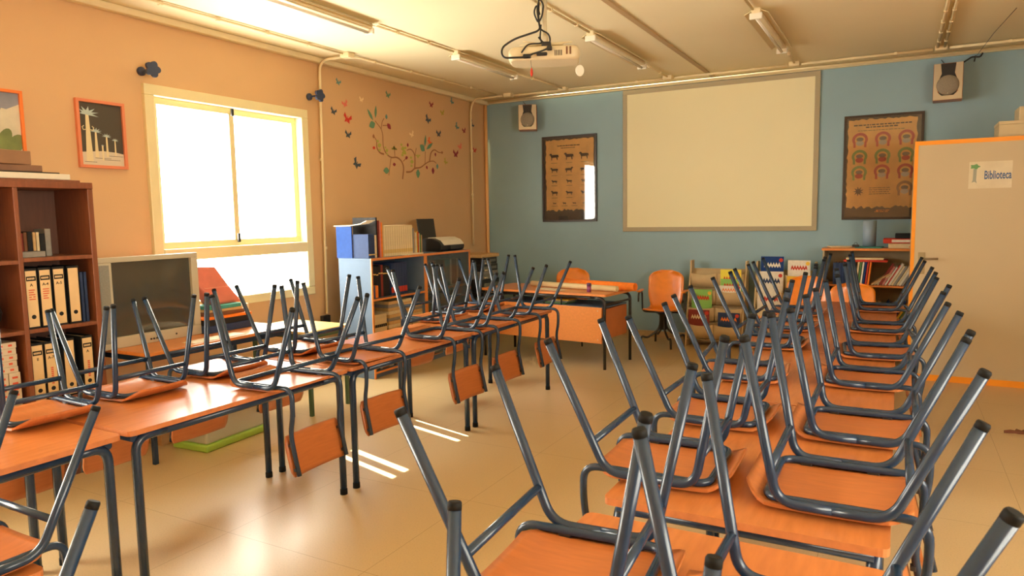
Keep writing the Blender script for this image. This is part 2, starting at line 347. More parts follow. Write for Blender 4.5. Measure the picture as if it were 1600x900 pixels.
# ---------------------------------------------------------------- chairs (local frame: upside down, lying on its seat, front towards -X, z up from the table top)
def make_chair():
    t = thing('school_chair', '', 'chair')
    bm = BM(); nx, ny = 22, 12; th = .010; g = {}
    def zc(x):
        z = .004+.006*((x+.02)/.2)**2
        if x < -.165: z += .030*((-.165-x)/.06)**1.7
        if x > .12: z += .010*((x-.12)/.07)**2
        return z
    for s in (0, 1):
        for i in range(nx+1):
            u = i/nx; x = -.232+u*.425
            w = .192-(.065*max(0, (-.165-x)/.067)**2.4)-(.07*max(0, (x-.11)/.083)**2.6)
            for j in range(ny+1):
                v = -1+2*j/ny; g[s, i, j] = bm.verts.new((x, v*w, zc(x)+s*th+.003*v*v))
    for i in range(nx):
        for j in range(ny):
            for s in (0, 1):
                q = [g[s, i, j], g[s, i+1, j], g[s, i+1, j+1], g[s, i, j+1]]; bm.faces.new(q if s else q[::-1]).smooth = True
    for i in range(nx):
        for j in (0, ny): bm.faces.new((g[0, i, j], g[0, i+1, j], g[1, i+1, j], g[1, i, j]))
    for j in range(ny):
        for i in (0, nx): bm.faces.new((g[0, i, j], g[0, i, j+1], g[1, i, j+1], g[1, i, j]))
    obj('seat', bm, PLY, t)
    # seat and back tube: one bent tube
    W = .176; zc0 = .031; R = .0120
    half = [(.245, W, -.405), (.206, W, -.215), (.222, W, -.10), (.222, W, .031-.012), (.222-.045, W, .033), (-.172, W, zc0)]
    path = half + [(p[0], -p[1], p[2]) for p in half[::-1]]
    rad = [0, .09, .07, .05, .05, .055, .055, .05, .05, .07, .09, 0]
    half = [(.250, W, -.405), (.204, W, -.205), (.226, W, -.10), (.226, W, .032), (-.172, W, zc0)]
    path = half + [(p[0], -p[1], p[2]) for p in half[::-1]]; rad = [0, .08, .06, .055, .05, .05, .055, .06, .08, 0]
    bm = BM(); tube(bm, rounded(path, rad, 7), R, 12); obj('back_frame', bm, STEEL, t)
    # leg frames : each side a U, split into front leg, rear leg
    for s in (-1, 1):
        wf, wr, wb = .238, .238, .2045; zb = .031; rr = .0135
        P = rounded([(-.225, s*wf, .485), (-.138, s*wb, zb), (.0, s*wb, zb)], [0, .055, 0], 8)
        bm = BM(); tube(bm, P, rr, 12); lf = obj('leg', bm, STEEL, t)
        P2 = rounded([(.318, s*wr, .440), (.138, s*wb, zb), (.0, s*wb, zb)], [0, .055, 0], 8)
        bm = BM(); tube(bm, P2, rr, 12); lr = obj('leg', bm, STEEL, t)
        for PP, par in ((P, lf), (P2, lr)):
            d = (PP[0]-PP[1]).normalized(); bm = BM(); tube(bm, [PP[0]-d*.009, PP[0]+d*.003, PP[0]+d*.007], [.0139, .0139, .0118], 12); obj('rubber_foot', bm, CAP, par)
    def at(leg, z):
        (x0, w0, z0), (x1, w1, z1) = leg; k = (z-z0)/(z1-z0); return x0+(x1-x0)*k, w0+(w1-w0)*k
    for leg, z in ((((-.138, .2045, .031), (-.225, .236, .485)), .125), (((.138, .2045, .031), (.318, .236, .440)), .125)):
        x, w = at(leg, z); bm = BM(); tube(bm, [(x, -w+.004, z), (x, w-.004, z)], .0115, 10); obj('crossbar', bm, STEEL, t)
    # backrest board hanging below the table edge, fixed to the inner (sitting) side of the tubes
    bm = BM(); g = {}; nz, ny = 8, 14
    for s in (0, 1):
        for i in range(nz+1):
            z = -.415+.205*i/nz; xb = .2385+(-.415-z)*.215*(-1) ; xb = .252-(z+.405)*.232
            for j in range(ny+1):
                v = -1+2*j/ny; e = min(i, nz-i)/nz; w = .197-(.018 if i in (0, nz) else 0)-(.004 if i in (1, nz-1) else 0)
                xx = xb-.0205+(-.004)+.012*(v*v-.8)*-1*0+ .014*(v*v)-.014 - s*.010
                g[s, i, j] = bm.verts.new((xx, v*w, z))
    for i in range(nz):
        for j in range(ny):
            for s in (0, 1):
                q = [g[s, i, j], g[s, i+1, j], g[s, i+1, j+1], g[s, i, j+1]]; bm.faces.new(q).smooth = True
    for i in range(nz):
        for j in (0, ny): bm.faces.new((g[0, i, j], g[0, i+1, j], g[1, i+1, j], g[1, i, j]))
    for j in range(ny):
        for i in (0, nz): bm.faces.new((g[0, i, j], g[0, i, j+1], g[1, i, j+1], g[1, i, j]))
    b = obj('backrest', bm, PLYB, t)
    for s in (-1, 1):
        for z in (-.375, -.255):
            bm = BM(); x = .252-(z+.405)*.232; cbox(bm, (x-.012, s*.176, z), (.016, .026, .016), .003); obj('bracket', bm, BLACK, b)
        for x in (-.10, .09): bm = BM(); cbox(bm, (x, s*.176, .022), (.035, .020, .014), .003); obj('seat_clip', bm, BLACK, t)
    return t
ZT = .738
CH = [  # x, y, turn, scale, z, label
 (-2.814, 2.618, .028, .997, ZT, 'upturned chair on the near long table, its hanging backrest largest of the window row'),
 (-2.885, 3.298, -.068, .955, ZT, 'upturned chair straddling the joint of second and third window-row tables, backrest toward the aisle'),
 (-2.860, 4.152, -.011, 1.02, ZT, 'middle upturned chair of the aisle side of the window row, after the bare table stretch'),
 (-2.855, 4.735, .003, 1.01, ZT, 'second upturned chair from the teacher desk, aisle side of the window row'),
 (-2.850, 5.440, .003, 1.02, ZT, 'upturned chair closest to the teacher desk, aisle side of the window row'),
 (-3.34, 1.675, PI-.03, .93, ZT, 'leftmost upturned chair on the window row, in front of the walnut bookcase'),
 (-3.375, 2.160, PI+.02, .91, ZT, 'upturned chair in front of the old television, front lip toward the aisle'),
 (-3.395, 2.690, PI+.001, .97, ZT, 'upturned chair in front of the red paper bag, window side of the row'),
 (-3.440, 3.370, PI+.009, .99, ZT, 'upturned chair in front of the folding side table, window side of the row'),
 (-3.403, 4.870, PI-.10, 1.0, ZT, 'upturned window-side chair before the open shelves of the grey bookcase'),
 (-3.435, 5.560, PI+.028, 1.01, ZT, 'farthest upturned chair of the window side, before the glass-door bookcase'),
 (-.160, 1.391, -.012, .991, ZT, 'nearest upturned chair on the right side of the right-hand row'),
 (-.137, 2.281, .006, 1.045, ZT, 'second upturned chair from the camera, right side of the right-hand row'),
 (-.107, 2.980, 0, 1.03, ZT, 'third upturned chair from the camera, right side of the right-hand row'),
 (-.113, 3.880, -.009, 1.0, ZT, 'fourth upturned chair from the camera, right side of the right-hand row'),
 (-.090, 4.660, .08, 1.01, ZT, 'fifth upturned chair from the camera, right side of the right-hand row'),
 (-.096, 5.620, .007, 1.0, ZT, 'sixth upturned chair from the camera, right side of the right-hand row'),
 (-.130, 6.780, .019, 1.0, ZT, 'farthest upturned chair on the right side of the right-hand row, before the book shelves'),
 (-.642, 1.461, PI+.073, .999, ZT, 'nearest upturned chair on the aisle side of the right-hand row'),
 (-.665, 2.290, PI+.019, 1.03, ZT, 'second upturned chair from the camera, aisle side of the right-hand row'),
 (-.640, 2.973, PI-.022, .996, ZT, 'third upturned chair from the camera, aisle side of the right-hand row'),
 (-.700, 3.800, PI+.08, 1.0, ZT, 'fourth upturned chair from the camera, aisle side of the right-hand row'),
 (-.700, 4.760, PI-.021, 1.01, ZT, 'fifth upturned chair from the camera, aisle side of the right-hand row'),
 (-.715, 5.520, PI-.019, 1.01, ZT, 'sixth upturned chair from the camera, aisle side of the right-hand row'),
 (-.730, 6.330, PI-.003, 1.01, ZT, 'farthest upturned chair on the aisle side of the right-hand row'),
 (-2.430, .950, PI/2, 1.0, .58, 'upturned chair on a low desk in the bottom left corner, rear legs leaning right'),
 (-1.680, .495, PI/2, 1.0, .58, 'upturned chair at the very bottom left, only one blurred leg tip in view'),
 (-.470, .830, -PI/2, 1.0, .58, 'upturned chair on the low desk closest to the camera, two blurred front legs'),
]
chair0 = make_chair()
for i, (x, y, a, s, z, lab) in enumerate(CH):
    c = chair0 if i == 0 else copy_tree(chair0)
    c.location = (x, y, z+.0015); c.rotation_euler = (0, 0, a); c.scale = (s, s, max(s, .985)); c['label'] = lab; c['group'] = 'school chairs turned upside down on the desks'

# ---------------------------------------------------------------- school tables
def table(name, label, x0, x1, y0, y1, h, group, legr=.0195):
    cx, cy = (x0+x1)/2, (y0+y1)/2; t = thing(name, label, 'table', (cx, cy, 0), 0, group); a, b = (x1-x0)/2, (y1-y0)/2; th = .022
    bm = BM(); pts = [(-a, -b, 0), (a, -b, 0), (a, b, 0), (-a, b, 0)]; pr = rounded(pts, .028, 4, True)
    prism(bm, [(p.x, p.y) for p in pr], h-th, h, mi=0)
    for f in bm.faces:
        if abs(f.normal.z) < .5: f.material_index = 1
    bmesh.ops.recalc_face_normals(bm, faces=bm.faces)
    for f in bm.faces: f.material_index = 0 if abs(f.normal.z) > .5 else 1
    obj('tabletop', bm, [LAM, EDGE], t)
    zr = h-th-legr-.001; ix = a-.036; iy = b-.045
    for sx in (-1, 1):
        for sy in (-1, 1):
            P = rounded([(sx*ix, sy*iy, .012), (sx*ix, sy*iy, zr), (sx*ix, sy*(iy-.14), zr)], [0, .075, 0], 8)
            bm = BM(); tube(bm, P, legr, 14); l = obj('leg', bm, STEEL, t)
            bm = BM(); lathe(bm, [(legr+.002, 0), (legr+.002, .03), (legr, .034)], 14, T(sx*ix, sy*iy, 0)); obj('foot_cap', bm, CAP, l)
        bm = BM(); tube(bm, [(sx*ix, -(iy-.13), zr), (sx*ix, iy-.13, zr)], legr*.98, 12); obj('side_rail', bm, STEEL, t)
    for sy in (-1, 1):
        bm = BM(); tube(bm, [(-ix, sy*(iy+.005), zr), (ix, sy*(iy+.005), zr)], .0165, 10)
        cbox(bm, (-ix+.03, sy*(iy-.02), h-th-.004), (.09, .05, .008)); cbox(bm, (ix-.03, sy*(iy-.02), h-th-.004), (.09, .05, .008)); obj('crossbar', bm, STEEL, t)
    return t
GW = 'tables pushed end to end in the window row'
for y0, y1, l, dx in ((.37, 1.70, 'wooden table at the near left end of the window row, blue-grey legs', -.012), (1.722, 3.052, 'second wooden table of the window row, glossy top before the television', 0),
                  (3.072, 4.405, 'third wooden table of the window row, partly bare top', 0), (4.425, 5.79, 'far wooden table of the window row, next to the teacher desk', 0)):
    table('school_table', l, -3.44+dx, -2.755+dx, y0, y1, ZT-(.004 if y0 < 1 else 0), GW)
GR = 'tables pushed end to end in the right-hand row'
for y0, y1, l in ((1.10, 1.84, 'table under the two nearest chairs of the right-hand row'), (1.955, 3.285, 'wooden table of the right-hand row whose bare front edge faces the camera'),
                  (3.30, 4.63, 'middle wooden table of the right-hand row'), (4.645, 5.975, 'fourth wooden table from the camera in the right-hand row'), (5.99, 7.30, 'last wooden table of the right-hand row, before the book shelves')):
    table('school_table', l, -.768, .009, y0, y1, ZT, GR)
GL = 'low school desks nearest the camera'
table('low_desk', 'low desk under the chair in the bottom left corner', -2.715, -2.19, .55, 1.085, .58, GL, .017)
table('low_desk', 'low desk at the very bottom left edge of the photo', -1.96, -1.43, .15, .60, .58, GL, .017)
table('low_desk', 'low desk at the bottom centre, closest to the camera', -.76, -.20, .62, 1.07, .58, GL, .017)

# ---------------------------------------------------------------- things on the blue wall
def rect_uv(bm, u0, u1, v0, v1, w0, w1, M, mi=0, bev=0): return box(bm, u0, u1, v0, v1, w0, w1, bev, M, mi)
t = thing('projection_screen', 'large blank cream projection screen with grey-brown border on the blue wall', 'screen', (-2.0, YB, 2.27))
M = FY
SW, SH = 2.34, 1.80
bm = BM(); rect_uv(bm, -SW/2+.03, SW/2-.03, -SH/2+.03, SH/2-.03, .002, .016, M); obj('screen_sheet', bm, mat('cream_screen_surface', (.84, .79, .50), .6, var=.015, vscale=1), t)
bm = BM(); fr = .055
for a in ((-SW/2, SW/2, -SH/2, -SH/2+fr), (-SW/2, SW/2, SH/2-fr, SH/2), (-SW/2, -SW/2+fr, -SH/2+fr, SH/2-fr), (SW/2-fr, SW/2, -SH/2+fr, SH/2-fr)):
    rect_uv(bm, *a, .004, .024, M, bev=.003)
obj('border', bm, mat('grey_brown_border', (.38, .33, .21), .5), t)

INK = mat('dark_brown_ink', (.06, .03, .018), .7); RED = mat('red_print', (.55, .05, .03), .6); GREEN = mat('green_print', (.20, .33, .07), .6); PALE = mat('pale_print', (.62, .55, .42), .6)
PARCH = mat('parchment_print', (.92, .47, .12), .55, var=.16, vscale=5); PDARK = mat('poster_dark_ground', (.045, .028, .018), .6, var=.3, vscale=20)
def glazing():
    m = bpy.data.materials.new('clear_glazing'); N, L = nodes_of(m); N.remove(N['Principled BSDF']); out = N['Material Output']
    tr = N.new('ShaderNodeBsdfTransparent'); gl = N.new('ShaderNodeBsdfGlossy'); gl.inputs['Roughness'].default_value = .035
    fr = N.new('ShaderNodeFresnel'); fr.inputs['IOR'].default_value = 1.6; mx = N.new('ShaderNodeMixShader')
    L.new(fr.outputs[0], mx.inputs[0]); L.new(tr.outputs[0], mx.inputs[1]); L.new(gl.outputs[0], mx.inputs[2]); L.new(mx.outputs[0], out.inputs[0])
    return m
GLAZE = glazing()
PFR = mat('black_brown_frame', (.03, .016, .010), .35)
def ragged(u0, u1, v0, v1, seed, n=26, amp=.012):
    R = random.Random(seed); p = []
    for i in range(n): p.append((u0+(u1-u0)*i/n, v0+R.uniform(-amp, amp)*1.6))
    for i in range(n): p.append((u1+R.uniform(-amp, amp)*.6, v0+(v1-v0)*i/n))
    for i in range(n): p.append((u1-(u1-u0)*i/n, v1+R.uniform(-amp, amp)*.6))
    for i in range(n): p.append((u0+R.uniform(-amp, amp)*.6, v1-(v1-v0)*i/n))
    return p
def animal(k, s, flip, R):
    base = [(-.5, .05), (-.46, .22), (-.30, .26), (.22, .25), (.30, .40), (.44, .42), (.56, .26), (.44, .22), (.36, .02), (.31, -.06), (.32, -.36), (.24, -.36), (.22, -.08), (-.24, -.06), (-.30, -.36), (-.38, -.36), (-.38, -.02), (-.46, .0), (-.52, -.18)]
    fat = R.uniform(.8, 1.15)
    return [((x*(-1 if flip else 1))*s, y*s*fat*.8) for x, y in base]
def frame_parts(t, W, H, fw_, m, depth=.028):
    bm = BM()
    for a in ((-W/2, W/2, -H/2, -H/2+fw_), (-W/2, W/2, H/2-fw_, H/2), (-W/2, -W/2+fw_, -H/2+fw_, H/2-fw_), (W/2-fw_, W/2, -H/2+fw_, H/2-fw_)):
        rect_uv(bm, *a, .001, depth, t['M'] if False else t_M, bev=.002)
    obj('frame', bm, m, t)
def words(bm, u0, u1, v, h, R, M, w=.0165):
    u = u0
    while u < u1-.012:
        l = R.uniform(.012, .045); l = min(l, u1-u); rect_uv(bm, u, u+l, v-h/2, v+h/2, w, w+.0004, M); u += l+.008
t_M = FY
# poster 1 : livestock chart
t = thing('framed_poster', 'framed parchment-style chart of farm animal silhouettes, left of the screen', 'poster', (-3.935, YB, 2.085)); W, H = .80, 1.155
frame_parts(t, W, H, .026, PFR)
bm = BM(); rect_uv(bm, -W/2+.02, W/2-.02, -H/2+.02, H/2-.02, .002, .012, FY); obj('backing', bm, PDARK, t)
bm = BM(); prism(bm, ragged(-.345, .355, -.42, .525, 3), .0125, .0145, FY); obj('print', bm, PARCH, t)
bm = BM(); R = random.Random(5)
rows = [(.30, 3, .135), (.12, 3, .115), (-.035, 3, .085), (-.19, 3, .10), (-.33, 4, .05)]
for v, n, s in rows:
    for i in range(n):
        u = -.22+i*(.44/(n-1)); prism(bm, animal(i, s, R.random() < .8, R), .0150, .0156, FY @ T(u, v, 0)); rect_uv(bm, u-.045, u+.045, v-.058*s/.1-.006, v-.058*s/.1-.002, .0150, .0156, FY)
words(bm, -.17, .17, .445, .013, R, FY, .015); words(bm, -.12, .10, .415, .009, R, FY, .015)
o = obj('animal_silhouettes', bm, INK, t); o['kind'] = 'stuff'
bm = BM(); rect_uv(bm, -W/2+.024, W/2-.024, -H/2+.024, H/2-.024, .020, .0215, FY); obj('glazing', bm, GLAZE, t)
# poster 2 : round badges
t = thing('framed_poster', 'framed parchment-style chart of red and green round badges, behind the beige cupboard', 'poster', (-.185, YB, 2.065)); W, H = .775, 1.145
frame_parts(t, W, H, .026, PFR)
bm = BM(); rect_uv(bm, -W/2+.02, W/2-.02, -H/2+.02, H/2-.02, .002, .012, FY); obj('backing', bm, PDARK, t)
bm = BM(); prism(bm, ragged(-.345, .325, -.435, .525, 9), .0125, .0145, FY); obj('print', bm, PARCH, t)
bm = BM(); R = random.Random(6); words(bm, -.29, .27, .465, .013, R, FY, .015); words(bm, -.17, .14, .44, .013, R, FY, .015)
words(bm, -.25, .22, .405, .005, R, FY, .015)
for i in range(4): words(bm, -.12, .09, -.225-.022*i, .005, R, FY, .015)
o = obj('printed_text', bm, INK, t); o['kind'] = 'stuff'
ORP = mat('orange_print', (.72, .22, .03), .6)
bm = BM(); rect_uv(bm, -.045, -.02, -.49, -.465, .0125, .0132, FY); words(bm, -.015, .09, -.472, .008, R, FY, .0125); words(bm, -.06, .09, -.488, .007, R, FY, .0125); obj('publisher_mark', bm, ORP, t)
bad = [(-.225, .30, 'r'), (.0, .30, 'r'), (.225, .305, 'r'), (-.225, .115, 'g'), (.0, .115, 'g'), (.225, .12, 'g'), (-.225, -.06, 'g'), (.0, -.055, 'r'), (.225, -.055, 'r'), (-.225, -.26, 'k'), (.225, -.24, 'b')]
BRP = mat('brown_print', (.30, .13, .04), .6)
for u, v, c in bad:
    bm = BM(); n = 20
    if c != 'k':
        outer = [(.078*math.cos(a), .074*math.sin(a)+.01) for a in [PI*1.18-2*PI*.68*i/n for i in range(n+1)]]; inner = [(p[0]*.66, p[1]*.66) for p in outer[::-1]]
        legs = outer[:0]
        prism(bm, outer[:n+1]+[(.064, -.075), (.042, -.075)]+inner+[(-.042, -.075), (-.064, -.075)], .0150, .0156, FY @ T(u, v, 0))
        b = obj('badge', bm, {'r': RED, 'g': GREEN, 'b': BRP}[c], t)
        bm = BM(); prism(bm, [(.040*math.cos(2*PI*i/14), .028*math.sin(2*PI*i/14)-.03) for i in range(14)], .0158, .0164, FY @ T(u, v, 0)); obj('dish', bm, PALE if c != 'g' else RED, b)
        bm = BM(); prism(bm, [(.036*math.cos(2*PI*i/14), .022*math.sin(2*PI*i/14)+.012) for i in range(14)], .0158, .0164, FY @ T(u, v, 0)); obj('emblem', bm, mat('grey_print', (.20, .15, .10), .6), b)
    else:
        p = [(.055*(1 if i % 2 else .45)*math.cos(2*PI*i/18), .055*(1 if i % 2 else .45)*math.sin(2*PI*i/18)) for i in range(18)]
        prism(bm, p, .0150, .0156, FY @ T(u, v, 0)); obj('badge', bm, INK, t)
bm = BM(); rect_uv(bm, -W/2+.024, W/2-.024, -H/2+.024, H/2-.024, .020, .0215, FY); obj('glazing', bm, GLAZE, t)

# loudspeakers
SILV = mat('silver_speaker_front', (.62, .56, .42), .28, metal=.5); CONE = mat('grey_speaker_grille', (.24, .205, .15), .6, var=.15, vscale=120)
def speaker(x, z, w, h, label, turn):
    t = thing('wall_speaker', label, 'speaker', (x, YB-.13, z), turn, None); d = .20
    bm = BM(); box(bm, -w/2, w/2, -d/2, d/2, -h/2, h/2, .006); obj('cabinet', bm, mat('reddish_wood_veneer', (.42, .145, .055), .4, var=.15, stretch=(6, 6, 1)), t)
    bm = BM(); o_ = [(-w/2+.004, -h/2+.004), (w/2-.004, -h/2+.004), (w/2-.004, h/2-.004), (w*.26, h/2-.004), (w*.22, h*.22), (w*.34, .0), (w*.34, -h*.28), (w*.2, -h*.38), (-w*.2, -h*.38), (-w*.34, -h*.28), (-w*.34, 0), (-w*.22, h*.22), (-w*.26, h/2-.004), (-w/2+.004, h/2-.004)]
    prism(bm, o_, d/2, d/2+.014, FY); obj('front_trim', bm, SILV, t)
    bm = BM(); rect_uv(bm, -w*.30, w*.30, -h/2+.02, h/2-.006, d/2, d/2+.006, FY); obj('horn_panel', bm, BLACK, t)
    bm = BM(); lathe(bm, [(0.001, .022), (w*.25, .021), (w*.36, .016), (w*.385, .010), (w*.385, 0)][::-1], 32, FY @ T(0, -h*.10, d/2+.006)); obj('cone_grille', bm, CONE, t)
    bm = BM(); ball(bm, (0, 0, 0), .006, M=FY @ T(0, -h*.32, d/2+.026)); obj('badge', bm, SILV, t)
    bm = BM(); cbox(bm, (0, d/2+.015, 0), (.06, .03, .08), .004); obj('wall_bracket', bm, BLKMET, t)
    bm = BM(); tube(bm, rounded([(-.02, d/2+.004, h/2-.05), (-.03, d/2+.02, h/2+.02), (-.07, d/2+.01, h/2+.075)], .02), .0035, 6); obj('cable', bm, BLKMET, t)
    return t
speaker(-4.49, 2.92, .245, .335, 'small loudspeaker high on the blue wall near the window corner', .42)
speaker(.395, 2.89, .26, .37, 'small loudspeaker high on the blue wall above the beige cupboard', -.05)

# antenna wire and clamp near the right end of the ceiling
t = thing('wire', 'thin dark wire rising from a black clamp near the ceiling, right of the right speaker', 'wire', (.62, YB-.06, 3.12))
bm = BM(); tube(bm, [(0, 0, 0), (.09, -.75, .085), (.16, -1.6, .092)], .0025, 6); obj('strand', bm, BLKMET, t)
bm = BM(); tube(bm, rounded([(-.10, .0, -.03), (-.02, -.01, .02), (.05, 0, .01), (.07, 0, .05)], .02), .008, 8); tube(bm, [(0, 0, -.03), (.01, 0, .03)], .007, 8); obj('clamp', bm, BLKMET, t)

# ---------------------------------------------------------------- left wall : pictures, flower hooks, stickers
t_M = FX
PINK = mat('salmon_frame', (.66, .21, .10), .5)
t = thing('picture', 'salmon-framed black and cream picture of odd palm-like trees, beside the window', 'picture', (XL, 3.225, 2.25)); W, H = .365, .495
frame_parts(t, W, H, .022, PINK, .03)
bm = BM(); rect_uv(bm, -W/2+.018, W/2-.018, -H/2+.018, H/2-.018, .002, .012, FX); obj('night_ground', bm, mat('charcoal_print', (.055, .045, .032), .5), t)
bm = BM(); prism(bm, [(-.16, -.228), (.16, -.228), (.16, -.135), (.10, -.125), (0, -.12), (-.16, -.135)], .0125, .0132, FX); obj('pale_field', bm, PALE, t)
TRK = mat('cream_print', (.72, .62, .36), .5); LFB = mat('blue_grey_print', (.42, .52, .50), .5)
for u, v0, v1, w0, w1, cs in ((-.100, -.20, .145, .026, .011, .085), (-.045, -.17, .02, .014, .006, .045), (.035, -.16, -.01, .009, .005, .036), (.098, -.15, -.035, .006, .004, .026), (.0, -.19, -.08, .006, .006, .012)):
    bm = BM(); prism(bm, [(u-w0, v0), (u+w0, v0), (u+w1, v1), (u-w1, v1)], .0134, .0140, FX); tk = obj('trunk', bm, TRK, t)
    bm = BM(); p = []
    for i in range(14):
        a = -.35+(PI+.7)*i/13; r_ = cs*(1 if i % 2 == 0 else .42); p.append((u+r_*math.cos(a)*1.05, v1+r_*math.sin(a)*.62))
    p = [(min(max(q[0], -.155), .155), min(q[1], .225)) for q in p]; prism(bm, p, .0142, .0148, FX); obj('crown', bm, LFB, tk)
bm = BM()
for s in (-1, 1): tube(bm, [(a[2], a[0], a[1]) for a in [(-.100+s*.012, .03, .0145), (-.100+s*.035, .025, .0145), (-.100+s*.042, .045, .0145), (-.100+s*.03, .055, .0145)]], .004, 6)
obj('curled_twigs', bm, TRK, t)
bm = BM()
for v, a, b in ((-.175, -.06, .06), (-.185, .0, .13), (-.205, -.14, -.05), (-.155, .04, .155)): rect_uv(bm, a, b, v, v+.003, .0134, .0138, FX)
obj('furrow_lines', bm, MATS['charcoal_print'], t)
t = thing('picture', 'orange-framed painting of clouds and green hills, cut off by the left edge', 'picture', (XL, 2.46, 2.27)); W, H = .46, .44
frame_parts(t, W, H, .020, mat('orange_frame', (.80, .20, .03), .45), .03)
bm = BM(); rect_uv(bm, -W/2+.016, W/2-.016, -H/2+.016, H/2-.016, .002, .012, FX); obj('sky', bm, mat('grey_blue_print', (.21, .22, .27), .6, var=.2, vscale=6), t)
bm = BM(); prism(bm, [(-.21, -.205), (.21, -.205), (.21, .13), (.17, .11), (.13, .09), (.10, .095), (.07, .03), (.02, .0), (-.21, -.02)], .0125, .0132, FX); obj('cloud', bm, mat('cloud_print', (.60, .56, .42), .6, var=.12, vscale=8), t)
for u, v, a, b in ((.10, -.12, .045, .085), (.17, -.14, .05, .07), (.12, -.175, .05, .03), (-.05, -.16, .09, .05)):
    bm = BM(); prism(bm, [(u+a*math.cos(2*PI*i/18)+.35*b*math.sin(2*PI*i/18), max(-.203, v+b*math.sin(2*PI*i/18))) for i in range(18)], .0134, .0142+.0002*u, FX); obj('green_hill', bm, mat('green_hill_print', (.16, .20, .06), .6, var=.2, vscale=10), t)
NAVY = mat('navy_painted_wood', (.022, .035, .085), .45)
for y, z, l in ((3.58, 2.77, 'navy flower-shaped curtain hook above the left end of the window'), (5.38, 2.82, 'navy flower-shaped curtain hook above the right end of the window')):
    t = thing('curtain_hook', l, 'hook', (XL, y, z), 0, 'flower curtain hooks over the window')
    bm = BM(); lathe(bm, [(.034, 0), (.034, .02), (.026, .026), (.008, .03), (.008, .14)], 20, FX); obj('wall_disc', bm, NAVY, t)
    bm = BM(); n = 60; p = [((.045+.018*abs(math.cos(2.5*a)))*math.cos(a), (.045+.018*abs(math.cos(2.5*a)))*math.sin(a)) for a in [2*PI*i/n+.3 for i in range(n)]]
    prism(bm, p, .14, .162, FX); obj('flower', bm, NAVY, t)
SC_ = {'teal': (.12, .27, .24), 'cream': (.85, .66, .36), 'pink': (.72, .17, .12), 'navy': (.045, .065, .085), 'red': (.55, .03, .02), 'green': (.12, .27, .15), 'maroon': (.24, .018, .035), 'olive': (.42, .36, .05), 'orange': (.80, .13, .02), 'lime': (.40, .42, .07), 'brown': (.32, .13, .05)}
SM = {k: mat(k+'_vinyl', v, .5) for k, v in SC_.items()}
BUTTER= [('teal', 0.045, 5.82, 3.032), ('cream', 0.04, 6.178, 2.9), ('pink', 0.05, 5.912, 2.819), ('navy', 0.05, 5.73, 2.719), ('red', 0.07, 5.943, 2.666), ('navy', 0.055, 5.943, 2.499), ('navy', 0.07, 6.059, 2.195), ('green', 0.05, 6.647, 3.014), ('maroon', 0.05, 7.513, 3.012), ('olive', 0.05, 7.759, 2.942), ('teal', 0.05, 7.986, 3.116), ('navy', 0.065, 7.43, 2.82), ('teal', 0.055, 8.095, 2.802), ('maroon', 0.05, 8.272, 2.762), ('navy', 0.06, 7.661, 2.665), ('navy', 0.06, 8.478, 2.872), ('cream', 0.05, 7.087, 2.606), ('pink', 0.055, 8.162, 2.54), ('maroon', 0.07, 8.051, 2.436), ('red', 0.05, 8.539, 2.519), ('olive', 0.05, 7.801, 2.319), ('orange', 0.05, 7.449, 2.554)]
STEMS= [[(6.873, 2.058), (6.906, 2.196), (6.872, 2.27), (6.776, 2.317), (6.667, 2.295), (6.564, 2.347), (6.526, 2.424), (6.529, 2.555), (6.505, 2.617), (6.4, 2.693)], [(6.505, 2.617), (6.525, 2.699), (6.562, 2.739)], [(6.534, 2.656), (6.616, 2.665)], [(6.54, 2.331), (6.46, 2.34), (6.406, 2.401), (6.422, 2.473), (6.368, 2.519)], [(6.667, 2.295), (6.638, 2.197), (6.615, 2.093)], [(6.74, 2.322), (6.733, 2.41)], [(6.897, 2.271), (6.962, 2.313)], [(6.949, 2.147), (7.052, 2.152), (7.124, 2.204), (7.242, 2.21), (7.341, 2.264), (7.442, 2.305), (7.542, 2.311), (7.591, 2.285)], [(7.124, 2.204), (7.133, 2.28), (7.133, 2.376), (7.055, 2.433), (6.974, 2.406)], [(7.136, 2.349), (7.167, 2.448)], [(7.341, 2.264), (7.354, 2.42)], [(7.442, 2.305), (7.472, 2.414), (7.549, 2.462), (7.649, 2.426), (7.727, 2.431)]]
LEAVES= [('green', 6.367, 2.693, 6.271, 2.812), ('green', 6.407, 2.726, 6.424, 2.866), ('green', 6.399, 2.668, 6.293, 2.621), ('teal', 6.603, 2.733, 6.607, 2.792), ('maroon', 6.617, 2.687, 6.678, 2.627), ('brown', 6.363, 2.494, 6.365, 2.54), ('red', 6.388, 2.392, 6.348, 2.389), ('lime', 6.425, 2.416, 6.495, 2.436), ('green', 6.623, 2.148, 6.518, 2.143), ('maroon', 6.694, 2.222, 6.752, 2.226), ('lime', 6.727, 2.392, 6.729, 2.437), ('maroon', 6.937, 2.304, 6.989, 2.33), ('lime', 6.565, 2.366, 6.617, 2.387), ('teal', 7.612, 2.282, 7.608, 2.212), ('maroon', 6.994, 2.446, 6.997, 2.496), ('green', 7.347, 2.478, 7.374, 2.625), ('green', 7.345, 2.426, 7.245, 2.491), ('green', 7.38, 2.447, 7.523, 2.538), ('brown', 7.701, 2.43, 7.748, 2.433), ('green', 7.189, 2.193, 7.184, 2.082), ('maroon', 7.513, 2.23, 7.509, 2.144), ('maroon', 7.365, 2.244, 7.387, 2.207), ('lime', 6.896, 2.401, 6.96, 2.358), ('lime', 7.035, 2.274, 7.105, 2.278), ('lime', 6.732, 2.389, 6.73, 2.428), ('lime', 7.194, 2.374, 7.196, 2.325), ('lime', 6.863, 2.412, 6.931, 2.43), ('maroon', 7.572, 2.421, 7.575, 2.378)]

